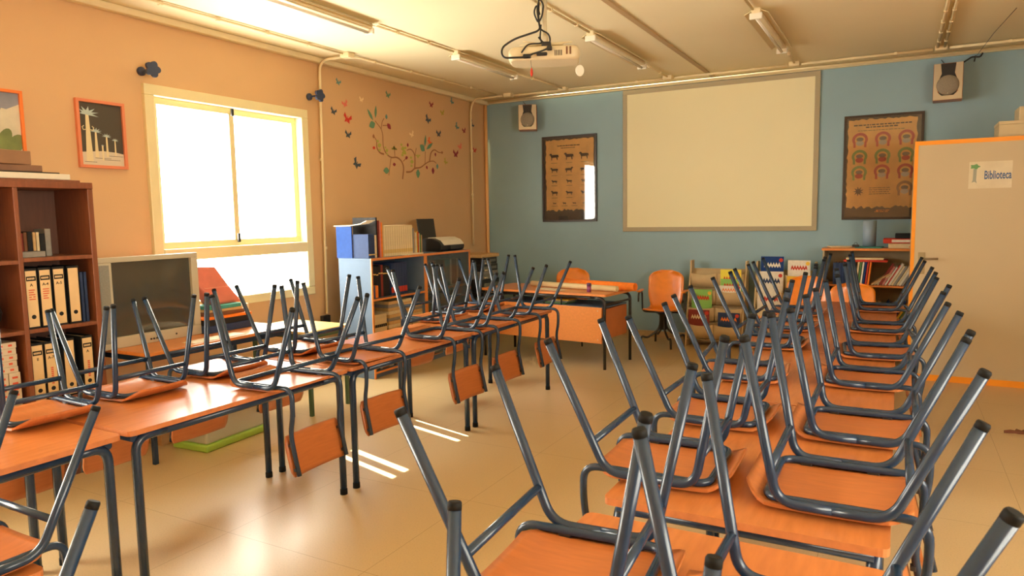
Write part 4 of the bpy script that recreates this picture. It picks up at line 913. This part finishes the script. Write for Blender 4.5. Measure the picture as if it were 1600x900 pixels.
# ---------------------------------------------------------------- black electronics pile in the far left corner
metal_table('equipment_table', 'small dark stand carrying black electronic equipment in the far left corner', -5.14, -4.66, 7.72, 8.28, .62, BLACK, BLKMET)
z = .6206
for i, (s, m, l) in enumerate((((.40, .44, .16), BLACK, 'black amplifier box, lowest on the corner stand'), ((.38, .42, .10), C['grey'], 'grey device second on the corner stand'), ((.36, .40, .09), BLACK, 'black player under the brown lid in the far left corner'), ((.37, .42, .09), BLACK, 'black deck topmost under the beige flat box in the corner'), ((.40, .46, .045), C['tan'], 'flat beige box topmost on the electronics in the far left corner'))):
    t = thing('electronic_device' if i < 4 else 'flat_box', l, 'electronics' if i < 4 else 'box', (-4.90+(0, .0, .01, -.01, 0)[i], 8.0, z))
    bm = BM(); cbox(bm, (0, 0, s[2]/2), s, .006); obj('body', bm, m, t)
    if i < 4:
        bm = BM(); cbox(bm, (s[0]/2+.002, 0, s[2]*.5), (.004, s[1]*.8, s[2]*.35), .001); obj('display', bm, mat('grey_display', (.16, .16, .14), .3), t)
        for k in range(3): bm = BM(); lathe(bm, [(.012, 0), (.01, .012)], 14, T(s[0]/2, -s[1]*.35+.03*k, s[2]*.18) @ RY(PI/2)); obj('knob', bm, SG, t)
    z += s[2]+.0006

# ---------------------------------------------------------------- teacher desk
ROTD = -.11
t = thing('teacher_desk', 'teacher desk with beech top, front panel and black bent-tube legs, before the blue wall', 'desk', (-3.35, 7.12, 0), ROTD)
a, b, H = .80, .33, .785
bm = BM(); pr = rounded([(-a, -b, 0), (a, -b, 0), (a, b, 0), (-a, b, 0)], .02, 3, True); prism(bm, [(p.x, p.y) for p in pr], H-.024, H); obj('desktop', bm, LAM2, t)
for sx in (-1, 1):
    for sy in (-1, 1):
        P = rounded([(sx*(a-.03), sy*(b-.03), .0), (sx*(a-.03), sy*(b-.03), H-.043), (sx*(a-.19), sy*(b-.03), H-.043)], [0, .07, 0], 8)
        bm = BM(); tube(bm, P, .016, 12); obj('leg', bm, BLKMET, t)
    bm = BM(); tube(bm, [(sx*(a-.03), -b+.03, H-.11), (sx*(a-.03), b-.03, H-.11)], .012, 8); obj('crossbar', bm, BLKMET, t)
for sy in (-1, 1): bm = BM(); tube(bm, [(-a+.18, sy*(b-.03), H-.043), (a-.18, sy*(b-.03), H-.043)], .016, 12); obj('rail', bm, BLKMET, t)
bm = BM(); box(bm, -a+.055, a-.055, -b+.012, -b+.028, .27, .645, .002)
pp = obj('front_panel', bm, LAM2, t)
for x in (-.7, .7):
    for z in (.31, .61): bm = BM(); lathe(bm, [(.006, 0), (.005, .003)], 10, T(x, -b+.012, z) @ RX(PI/2)); obj('screw', bm, SILV, pp)
bm = BM(); box(bm, a-.50, a-.06, -b+.05, b-.05, .30, .62, .003); cab = obj('drawer_unit', bm, mat('darker_beech', (.46, .15, .05), .4, var=.08), t)
bm = BM(); box(bm, -.6, a-.06, -b+.05, b-.06, .63, .642, .001); obj('under_shelf', bm, BLUEGREY, t)
for i in (-.55, -.28, .0, .22): bm = BM(); tube(bm, [(i, -b+.09, .642), (i, -b+.09, H-.03)], .009, 8); obj('shelf_post', bm, BLKMET, t)
Rd = Matrix.Rotation(ROTD, 4, 'Z'); D0 = Vector((-3.35, 7.12, 0))
def dk(x, y, z): return D0+(Rd @ Vector((x, y, z)))
def roll(p0, p1, r, m, lab, name='paper_roll'):
    t = thing(name, lab, 'roll', p0); v = Vector(p1)-Vector(p0); q = v.to_track_quat('Z', 'Y').to_matrix().to_4x4(); L = v.length
    bm = BM(); lathe(bm, [(r*.72, .006), (r*.72, 0), (r, 0), (r, L), (r*.72, L), (r*.72, L-.006)], 28, q); obj('rolled_sheet', bm, m, t)
    bm = BM(); P = [Vector((r*(.62-.06*i/6)*math.cos(i*.9), r*(.62-.06*i/6)*math.sin(i*.9), L-.004)) for i in range(14)]
    tube(bm, [q @ p for p in P], .0012, 5); obj('inner_turns', bm, m, t); return t
roll(dk(-.38, .10, H+.0315), dk(.79, -.05, H+.0315), .031, mat('cream_chart_paper', (.72, .60, .34), .5, var=.05), 'cream rolled wall chart lying along the teacher desk')
roll(dk(-.10, .26, H+.0445), dk(.93, .09, H+.0445), .044, C['orange'], 'thick orange paper roll behind the cream chart on the teacher desk')
flatbox('paper_sheet', tuple(dk(.02, -.12, H+.0006)), (.34, .16, .002), PAPER, 'white sheet lying before the cream chart roll on the teacher desk', 'paper', -.3, 0)
t = thing('glue_stick', 'small purple cylindrical glue stick near the front right corner of the teacher desk', 'glue stick', tuple(dk(.52, -.17, H)))
bm = BM(); lathe(bm, [(.023, 0), (.023, .062)], 20); obj('body', bm, mat('purple_plastic', (.20, .05, .17), .4), t); bm = BM(); lathe(bm, [(.024, .0625), (.024, .09), (.02, .094)], 20); obj('cap', bm, mat('dark_purple_plastic', (.10, .03, .11), .4), t)
for i in range(3): flatbox('notebook', tuple(dk(.10+.02*i, -.10, .6425+.018*i)), (.30, .22, .016), C[('green', 'grey', 'yellow')[i]], ('green', 'grey', 'yellow')[i]+' notebook on the shelf beneath the teacher desk top', 'notebook', ROTD)

# ---------------------------------------------------------------- orange shell chairs
SHELL = mat('orange_lacquered_plywood', (.78, .23, .012), .3, var=.08, vscale=8, stretch=(1, 6, 1), coat=.3)
def shell_chair(loc, rz, label, arms=True, swivel=True, tall=1.0):
    t = thing('shell_chair', label, 'chair', loc, rz); bm = BM(); g = {}; n, m = 30, 12
    prof = rounded([(0, -.235, .455), (0, -.19, .435), (0, .06, .415), (0, .185, .43), (0, .23, .62), (0, .27, .47+.43*tall)], [0, .05, .15, .12, .15, 0], 5)
    seg = [0]; 
    for p, q in zip(prof, prof[1:]): seg.append(seg[-1]+(q-p).length)
    def at(s):
        s *= seg[-1]
        for i in range(len(prof)-1):
            if s <= seg[i+1]+1e-9: return prof[i].lerp(prof[i+1], (s-seg[i])/max(1e-9, seg[i+1]-seg[i]))
        return prof[-1]
    for k in (0, 1):
        for i in range(n+1):
            s = i/n; p = at(s); p2 = at(min(1, s+.01)); d = (p2-at(max(0, s-.01))).normalized(); nn = Vector((0, -d.z, d.y))
            w = .215-.03*math.exp(-((s-.5)/.10)**2)
            if s > .86: w *= math.sqrt(max(0, 1-((s-.86)/.145)**2.4))
            if s < .06: w *= .9+.1*s/.06
            for j in range(m+1):
                v = -1+2*j/m; cup = (.035 if s > .5 else .015)*v*v
                g[k, i, j] = bm.verts.new((v*w, p.y+nn.y*(k*.011+cup), p.z+nn.z*(k*.011+cup)))
    for i in range(n):
        for j in range(m):
            for k in (0, 1): bm.faces.new((g[k, i, j], g[k, i+1, j], g[k, i+1, j+1], g[k, i, j+1])).smooth = True
        for j in (0, m): bm.faces.new((g[0, i, j], g[0, i+1, j], g[1, i+1, j], g[1, i, j]))
    for j in range(m):
        for i in (0, n): bm.faces.new((g[0, i, j], g[0, i, j+1], g[1, i, j+1], g[1, i, j]))
    obj('seat_shell', bm, SHELL, t)
    if arms:
        for s in (-1, 1):
            bm = BM(); tube(bm, rounded([(s*.10, .03, .405), (s*.255, .03, .405), (s*.265, .05, .655), (s*.265, -.17, .655), (s*.262, -.185, .55)], [0, .05, .06, .05, 0], 6), .011, 10); ar = obj('arm', bm, BLKMET, t)
            bm = BM(); cbox(bm, (s*.265, -.06, .674), (.045, .24, .018), .006); obj('armrest', bm, SHELL, ar)
    if swivel:
        bm = BM(); lathe(bm, [(.045, .20), (.045, .37), (.075, .40), (.10, .405)], 20); obj('column', bm, BLKMET, t)
        for k in range(4):
            a = PI/4*0+k*PI/2+.5; c, s_ = math.cos(a), math.sin(a)
            P = rounded([(c*.03, s_*.03, .36), (c*.04, s_*.04, .20), (c*.20, s_*.20, .10), (c*.27, s_*.27, .13), (c*.285, s_*.285, .0)], [0, .08, .06, .04, 0], 6)
            bm = BM(); tube(bm, P, .013, 10); l = obj('leg', bm, BLKMET, t)
    else:
        for sx in (-1, 1):
            for sy, (yy_, yt) in ((-1, (-.22, -.14)), (1, (.24, .14))):
                bm = BM(); tube(bm, rounded([(sx*.20, yy_, 0), (sx*.17, yt, .40), (0, yt, .408)], [0, .04, 0], 6), .011, 10); obj('leg', bm, BLKMET, t)
    return t
shell_chair((-2.47, 8.30, 0), .12, 'orange swivel armchair with black four-legged base, right of the teacher desk')
shell_chair((-3.58, 8.02, 0), .2, 'orange shell chair behind the teacher desk, only its rounded back top visible', False, False, 1.05)
shell_chair((-.86, 7.95, 0), -.1, 'orange shell chair against the magazine racks, half hidden by upturned legs', False, False)
shell_chair((-.38, 7.93, 0), .1, 'orange shell chair in front of the beech book shelves, behind the leg tips', False, False, .85)

# ---------------------------------------------------------------- cardboard magazine racks
def rack(x0, x1, label):
    t = thing('magazine_rack', label, 'rack', ((x0+x1)/2, 8.55, 0)); w = (x1-x0)/2
    for s in (-1, 1):
        bm = BM(); prism(bm, [(-.17, 0), (.17, 0), (.19, 1.02), (.06, 1.02), (.05, .90), (-.04, .62), (-.14, .20)], -.009, .009, T(s*(w-.009), 0, 0) @ Matrix(((0, 0, 1, 0), (1, 0, 0, 0), (0, 1, 0, 0), (0, 0, 0, 1)))); obj('side_panel', bm, KRAFT, t)
    for k in range(4):
        y0 = -.15+.055*k; z0 = .10+.20*k
        for s in (-1, 1):
            xa, xb = (-w+.02, -.004) if s < 0 else (.004, w-.02)
            bm = BM(); n = 12; ring = []
            for zz, yy_ in ((z0, y0), (z0+.17, y0-.012), (z0+.172, y0-.006), (z0+.002, y0+.008)):
                ring.append([bm.verts.new((xa+(xb-xa)*i/n, yy_-.014*math.sin(PI*i/n), zz+(.018*math.sin(PI*i/n)*-1 if zz > z0+.1 else 0))) for i in range(n+1)])
            for q in range(4):
                A, B = ring[q], ring[(q+1) % 4]
                for i in range(n): bm.faces.new((A[i], A[i+1], B[i+1], B[i])).smooth = True
            for i in (0, n): bm.faces.new([r_[i] for r_ in ring])
            obj('pocket_front', bm, KRAFT, t)
        bm = BM(); box(bm, -w+.018, w-.018, y0+.10, y0+.106, z0-.02, z0+.19); box(bm, -w+.018, w-.018, y0+.01, y0+.10, z0-.02, z0-.014); obj('pocket_back', bm, KRAFT, t)
    bm = BM(); box(bm, -w+.018, w-.018, .155, .165, .0, .92); obj('back_board', bm, KRAFT, t)
    return t
rack(-2.225, -1.555, 'beige cardboard magazine rack with kids magazines, right of the orange swivel chair'); rack(-1.45, -.80, 'beige cardboard magazine rack crowded with white magazines, behind the upturned legs')
def magazine(x, k, w, h, c, lab, c2=None, s=0):
    t = thing('magazine', lab, 'magazine', (x, 8.55-.15+.055*k+.028+s, .10+.20*k-.008+.09), 0)
    bm = BM(); cbox(bm, (0, 0, h/2), (w, .006, h), .0008); obj('cover', bm, c, t)
    if c2:
        bm = BM(); R_ = random.Random(int(x*100)); p = [(-w*.36+w*.72*i/12, h*.72+.018*(1 if i % 2 else -1)) for i in range(13)]+[(w*.36-w*.72*i/12, h*.60+.012*(1 if i % 2 else -1)) for i in range(13)]
        prism(bm, p, .0032, .0038, FY); o = obj('cover_title', bm, c2, t)
        bm = BM(); lathe(bm, [(.022, 0), (.022, .001)], 18, FY @ T(w*.38, h*.86, .0034)); obj('cover_spot', bm, C['red'] if c2 != C['red'] else C['yellow'], t)
GRN = mat('bright_green_cover', (.22, .48, .10), .35); YEL = mat('bright_yellow_cover', (.78, .68, .06), .35)
magazine(-1.725, 2, .24, .34, YEL, 'yellow magazine with a red title, tallest in the right pocket of the left rack', C['red'])
magazine(-1.715, 2, .25, .23, GRN, 'green magazine with a red title, middle right pocket of the left rack', C['red'], -.009)
magazine(-1.73, 2, .25, .15, C['white'], 'white magazine with an orange title, middle right pocket of the left rack', C['orange'], -.018)
magazine(-2.05, 1, .24, .30, GRN, 'green magazine with a big red title, left pocket of the left rack', C['red'])
magazine(-2.07, 0, .25, .26, C['maroon'], 'dark magazine with a pale round picture, lower left pocket of the left rack', C['cream'])
magazine(-1.72, 0, .25, .24, C['navy'], 'dark magazine with an orange pattern, lower right pocket of the left rack', C['orange'])
magazine(-1.27, 3, .25, .30, C['blue'], 'blue magazine at the top of the right rack', C['white'])
magazine(-1.27, 2, .26, .33, C['white'], 'white magazine with a dark picture band, upper pocket of the right rack', C['navy'])
magazine(-1.28, 1, .26, .33, C['white'], 'white magazine with red print, middle pocket of the right rack', C['red'])
magazine(-1.30, 0, .26, .30, C['cream'], 'cream magazine with orange print, low pocket of the right rack', C['orange'])
magazine(-.98, 3, .24, .26, C['white'], 'white magazine with small red print, top right pocket of the right rack', C['red'])
magazine(-.98, 2, .24, .28, C['yellow'], 'yellow-edged magazine in the right pocket of the right rack', C['black'])

# ---------------------------------------------------------------- beech book shelves beside the cupboard
SX0, SX1, SY0, SY1 = -.72, .62, 8.38, 8.72
t = thing('bookshelf', 'beech-edged book shelves crammed with leaning books, left of the beige cupboard', 'bookshelf', ((SX0+SX1)/2, (SY0+SY1)/2, 0)); tt = t
INN = mat('olive_grey_board', (.34, .28, .17), .6, var=.05)
def P2(n, m, *bs, bev=.002):
    bm = BM()
    for b_ in bs: box(bm, *b_, bev)
    o = obj(n, bm, m, tt); o.matrix_parent_inverse = Matrix.Translation(-Vector(tt.location)); return o
P2('side_panel', INN, (SX0, SX0+.02, SY0, SY1, 0, 1.165)); P2('side_panel', INN, (SX1-.02, SX1, SY0, SY1, 0, 1.165)); P2('back_panel', INN, (SX0+.02, SX1-.02, SY1-.01, SY1, 0, 1.165))
P2('top_panel', LAM2, (SX0-.01, SX1+.01, SY0-.01, SY1, 1.166, 1.192))
for z in (.10, .45, .80): P2('shelf', LAM2, (SX0+.02, SX1-.02, SY0, SY1-.012, z-.022, z))
def leanrow(x, z, n, hs, ths, cols, lean0, lab, group, dep=.17, y=8.47):
    R_ = random.Random(int(z*1000)+n)
    # every book leans on its left neighbour
    for i in range(n):
        th, h, c = R_.uniform(*ths), R_.uniform(*hs), R_.choice(cols); 
        o = book((x, y+R_.uniform(-.01, .01), z+.0008), 0, th, h, dep, C[c], NUM[i]+' from left, '+lab % c, group, lean0)
        x += th/math.cos(lean0)+.0012
    return x
COLS = ['cream', 'white', 'red', 'grey', 'tan', 'green', 'maroon', 'brown', 'black', 'white', 'cream', 'pink']
x = SX0+.12
for i in range(7): book((x, 8.48, .8008), 0, .026, .235, .17, C['navy'], NUM[i]+' from left of the dark blue volumes on the upper beech shelf', 'dark blue volumes on the upper beech shelf'); x += .0275
x += .01
for c in ('cream', 'green', 'white', 'blue', 'red', 'orange'):
    book((x+.012, 8.48, .8008), 0, .018, .245, .17, C[c], c+' book next to the dark blue volumes, leaning slightly', 'slightly leaning books on the upper beech shelf', .10); x += .023
leanrow(x+.02, .80, 3, (.19, .22), (.014, .02), ['cream', 'tan', 'grey'], .95, 'low slanting %s book in the middle of the upper beech shelf', 'steeply slanting books on the upper beech shelf')
leanrow(x+.10, .80, 22, (.21, .26), (.014, .024), COLS, .50, 'slanting %s book on the upper beech shelf', 'slanting books on the upper beech shelf')
leanrow(SX0+.10, .45, 7, (.17, .21), (.016, .024), ['brown', 'maroon', 'black', 'grey'], .25, 'dark slanting %s book at the left of the middle beech shelf', 'dark slanting books on the middle beech shelf')
leanrow(-.36, .45, 24, (.17, .22), (.013, .02), ['tan', 'cream', 'brown', 'grey', 'yellow', 'orange', 'tan', 'blue', 'green', 'white'], .55, 'small slanting %s book on the middle beech shelf', 'small slanting books on the middle beech shelf')
flatbox('book', (-.30, 8.48, 1.082), (.42, .20, .022), C['red'], 'red book lying flat high on the upper shelf across the dark blue volumes', 'book', 0, .002)
COL.objects[-1].location.z = 1.0475
flatbox('book', (-.31, 8.49, 1.0705), (.36, .20, .020), C['cream'], 'cream book lying flat on the red one, upper beech shelf', 'book', .02, .002)
t = thing('tin', 'blue-grey cylinder standing on the beech book shelves under the right poster', 'cylinder', (-.275, 8.58, 1.2065)); bm = BM(); lathe(bm, [(.066, 0), (.066, .275), (.062, .275), (.062, .01)], 32); obj('tube_wall', bm, mat('blue_grey_card', (.25, .36, .50), .5), t)
t.name = 'cardboard_tube'
for i, (s, c, lab, rz, x) in enumerate((((.30, .20, .012), 'tan', 'loose brownish papers at the left end of the beech shelves', .3, -.52), ((.26, .2, .012), 'teal', 'dark green folder beneath the blue-grey cylinder', -.1, -.27))):
    flatbox('folder', (x, 8.55, 1.1925), s, C[c], lab, 'folder', rz, .002)
flatbox('paper_sheet', (-.53, 8.54, 1.2055), (.30, .19, .004), PAPER, 'white curling sheet on the brownish papers of the beech shelves', 'paper', .15, 0)
t = thing('black_clip', 'small black bulldog clip on the papers at the front of the beech shelves', 'clip', (-.40, 8.42, 1.2055)); bm = BM(); cbox(bm, (.0, 0, .012), (.07, .02, .024), .004); obj('jaw', bm, BLACK, t); bm = BM(); tube(bm, rounded([(-.02, 0, .02), (-.01, .03, .045), (.01, .03, .045), (.02, 0, .02)], .008), .0025, 6); obj('handle', bm, BLACK, t); t.name = 'bulldog_clip'
for i, (s, m, lab, x) in enumerate((((.44, .26, .05), C['cream'], 'white spiral binder with orange and black marks, lowest of the pile by the cupboard', .13), ((.50, .27, .05), C['red'], 'red binder with a white spine label in the pile by the cupboard', .11), ((.40, .26, .05), C['black'], 'black binder topmost of the pile between shelves and cupboard', .17))):
    z = 1.1925+.0515*i+ (0.0); t = thing('binder', lab, 'binder', (x, 8.55, z)); bm = BM(); cbox(bm, (0, 0, s[2]/2), s, .006); obj('cover', bm, m, t)
    if i == 1: bm = BM(); rect_uv(bm, -.17, .04, .012, .040, s[1]/2, s[1]/2+.001, FY); obj('spine_label', bm, C['white'], t)
    if i == 0: bm = BM(); rect_uv(bm, -.03, .03, .012, .022, s[1]/2, s[1]/2+.001, FY); obj('orange_mark', bm, C['orange'], t); bm = BM(); rect_uv(bm, .045, .06, .012, .022, s[1]/2, s[1]/2+.001, FY); obj('black_mark', bm, C['black'], t)

# ---------------------------------------------------------------- beige library cupboard
WX0, WX1, WY0, WY1, WH = .105, 1.15, 7.55, 8.05, 2.215
t = thing('library_cupboard', 'tall beige cupboard with orange edging, door lever and a Biblioteca sheet, at the right edge', 'cupboard', ((WX0+WX1)/2, WY0, 0)); w = (WX1-WX0)/2
DOORM = mat('beige_door_laminate', (.52, .43, .27), .5, var=.02, vscale=2); 
bm = BM(); box(bm, -w, w, .022, WY1-WY0, 0, WH-.002, .002); obj('carcass', bm, mat('beige_carcass', (.42, .33, .19), .5), t)
bm = BM(); dr = None; box(bm, -w+.03, w-.03, -.002, .020, .058, WH-.038, .001); dr = obj('door', bm, DOORM, t)
bm = BM(); box(bm, -w, -w+.03, -.004, .021, 0, WH); box(bm, w-.03, w, -.004, .021, 0, WH); box(bm, -w+.03, w-.03, -.004, .021, WH-.038, WH); box(bm, -w+.03, w-.03, -.004, .021, 0, .058); obj('edge_band', bm, ORANGE, t)
bm = BM(); rect_uv(bm, -.028, .028, 1.0, 1.20, .002, .008, FY @ T(-w+.09, 0, 0), bev=.001); pl = obj('lock_plate', bm, mat('brass_grey_plate', (.34, .27, .15), .4, metal=.5), dr)
bm = BM(); hx = -w+.09; tube(bm, rounded([(hx, -.006, 1.14), (hx, -.055, 1.14), (hx+.13, -.058, 1.145)], .015), .009, 10); obj('lever_handle', bm, mat('worn_metal', (.30, .24, .16), .35, metal=.8), dr)
bm = BM(); rect_uv(bm, -.16, .16, -.118, .118, .003, .0042, FY @ T(.085-.02, 1.89, 0)); sg = obj('sign_sheet', bm, mat('laminated_sheet', (.66, .60, .42), .22, var=.06, coat=.5), dr)
BI = mat('blue_marker', (.03, .10, .26), .5)
text_mesh('Biblioteca', .082, BI, 'lettering', .0004, sg, FY @ T(.065+.055, 1.885, .0046) @ Matrix.Scale(.62, 4, (1, 0, 0)) @ Matrix.Scale(1.25, 4, (0, 1, 0)), bold=.0016)
bm = BM(); prism(bm, [(-.035*1+.012, -.07), (.0, -.062), (.03-.012, -.078), (.012, -.05), (.014, .05), (-.012, .05), (-.014, -.05)], .0044, .005, FY @ T(.065-.115, 1.895, 0)); obj('drawn_trunk', bm, mat('grey_pencil', (.30, .32, .26), .6), sg)
bm = BM(); prism(bm, [((.034+.006*math.cos(5*a_))*math.cos(a_), (.02+.004*math.cos(5*a_))*math.sin(a_)) for a_ in [2*PI*i/30 for i in range(30)]], .0051, .0056, FY @ T(.065-.115, 1.965, 0)); obj('drawn_crown', bm, mat('green_pencil', (.13, .32, .12), .6), sg)
CB = mat('cream_carton', (.56, .47, .28), .6, var=.04)
t = thing('carton', 'cream cardboard carton on top of the beige cupboard', 'box', (.985, 7.80, WH+.0005)); bm = BM(); cbox(bm, (0, 0, .055), (.48, .36, .11), .004); obj('box_body', bm, CB, t); bm = BM(); cbox(bm, (0, -.1805, .055), (.47, .001, .10)); bm.free(); bm = BM(); cbox(bm, (0, 0, .125), (.485, .37, .028), .004); obj('lid', bm, CB, t)
t.name = 'storage_carton'
t = thing('storage_carton', 'second cream carton stacked on the first, at the right edge above the cupboard', 'box', (1.03, 7.80, WH+.1405)); bm = BM(); cbox(bm, (0, 0, .06), (.28, .30, .12), .004); obj('box_body', bm, CB, t)
t = tag(obj('dry_leaf', (lambda b: (prism(b, [(-.07, .0), (-.02, .022), (.0, .004), (.03, .05), (.045, .01), (.07, .035), (.06, -.02), (.02, -.022), (.0, -.006), (-.02, -.004)], 0, .02), b)[1])(BM()), mat('dry_leaf_brown', (.16, .06, .03), .8), loc=(.775, 5.99, .001), rz=.3), 'small dry brown leaf lying on the floor at the right', 'leaf')

# ---------------------------------------------------------------- projector hanging from the ceiling
t = thing('projector', 'white ceiling-hung projector with a tangle of black cables', 'projector', (-2.40, 4.95, 2.745), .40)
bm = BM(); w, d, h = .265, .14, .10
pr = rounded([(-w, -d, 0), (w, -d, 0), (w, d, 0), (-w, d, 0)], .06, 5, True); n = len(pr)
rg = []
for z, k in ((0, .93), (.02, 1), (.072, 1), (.095, .95), (.10, .88)): rg.append([bm.verts.new((p.x*k, p.y*k, z)) for p in pr])
for A, B in zip(rg, rg[1:]):
    for i in range(n): bm.faces.new((A[i], A[(i+1) % n], B[(i+1) % n], B[i])).smooth = True
bm.faces.new(rg[0][::-1]); bm.faces.new(rg[-1]); obj('body', bm, mat('ivory_plastic', (.70, .60, .38), .4, var=.02), t)
bm = BM()
for i in range(5): cbox(bm, (.085+.012*i, -d-.0005, .045), (.006, .003, .04))
o = obj('vent_slots', bm, C['black'], t); o['kind'] = 'stuff'
bm = BM(); [cbox(bm, (.175+.022*i, -d*.985-.0005, .06), (.010, .012, .06)) for i in range(2)]; o = obj('port', bm, C['maroon'], t)
bpy.data.objects.remove(o)
for i in range(2): bm = BM(); cbox(bm, (.172+.026*i, -d-.0005, .06), (.013, .004, .055), .001); obj('port', bm, C['brown'], t)
bm = BM(); box(bm, -.14, .14, -.03, .03, .128, .137, .002); tube(bm, [(-.19, 0, .14), (.21, 0, .15)], .006, 8); tube(bm, [(-.15, -.12, .14), (.15, .12, .14)], .006, 8); obj('mount_plate', bm, PIPE, t)
bm = BM(); lathe(bm, [(.030, .137), (.030, .20), (.021, .21), (.021, ZC-2.735-.001)], 20); obj('pole', bm, mat('ivory_pole', (.74, .66, .46), .35), t)
CM = mat('black_cable', (.008, .008, .009), .45)
bm = BM(); tube(bm, rounded([(-.035, -.04, .48), (-.04, -.05, .30), (-.02, -.10, .22), (-.22, -.12, .16), (-.31, -.16, .09), (-.30, -.19, .01), (-.13, -.19, .01), (-.08, -.17, .035)], .06, 6), .0075, 8); obj('cable', bm, CM, t)
bm = BM(); tube(bm, rounded([(-.03, -.03, .35), (-.05, -.06, .42), (-.075, -.06, .36), (-.04, -.05, .28), (-.01, -.05, .34), (.0, -.05, .42), (-.03, -.06, .46), (-.05, -.06, .38), (-.03, -.05, .24), (.04, -.06, .20), (.05, -.05, .14), (.0, -.07, .13), (-.04, -.06, .18)], .03, 5), .0065, 8); obj('cable', bm, CM, t)
bm = BM(); tube(bm, rounded([(-.02, -.06, .27), (-.03, -.05, .17), (-.01, -.08, .13), (-.12, -.12, .12), (-.16, -.165, .05)], .04, 5), .006, 8); obj('cable', bm, CM, t)
bm = BM(); tube(bm, rounded([(-.13, -.185, .02), (-.03, -.165, .05), (.035, -.155, .075)], .03, 5), .006, 8); obj('cable', bm, CM, t)
for p, s in (((-.12, -.175, .02), (.06, .03, .03)), ((-.01, -.16, .035), (.08, .028, .024)), ((.045, -.155, .075), (.04, .03, .032)), ((.02, -.09, .115), (.07, .05, .04))):
    bm = BM(); cbox(bm, p, s, .008); obj('plug', bm, CM, t)
bm = BM(); tube(bm, rounded([(.03, -.05, .50), (.03, -.06, .30), (.0, -.06, .16)], .05, 5), .007, 8); tube(bm, rounded([(.04, -.03, .47), (.12, .02, .484)], .03), .004, 6); bm.free()
bm = BM(); tube(bm, [(-.095, -.13, .0), (-.09, -.13, -.055)], .0012, 6); cd = obj('cord', bm, CM, t)
bm = BM(); lathe(bm, [(.003, -.055), (.009, -.075), (.010, -.10), (.004, -.118)][::-1], 12, T(-.09, -.13, 0)); obj('red_tassel', bm, C['red'], cd)
bm = BM(); tube(bm, [(.265, -.05, .02), (.265, -.05, -.03)], .0012, 6); cd = obj('cord', bm, WHITE, t)
bm = BM(); lathe(bm, [(.030, 0), (.034, .004), (.030, .008)], 26, T(.265, -.05, -.073) @ RZ(.3) @ RX(PI/2) @ Matrix.Scale(1.3, 4, (0, 1, 0))); obj('white_tag', bm, WHITE, cd)
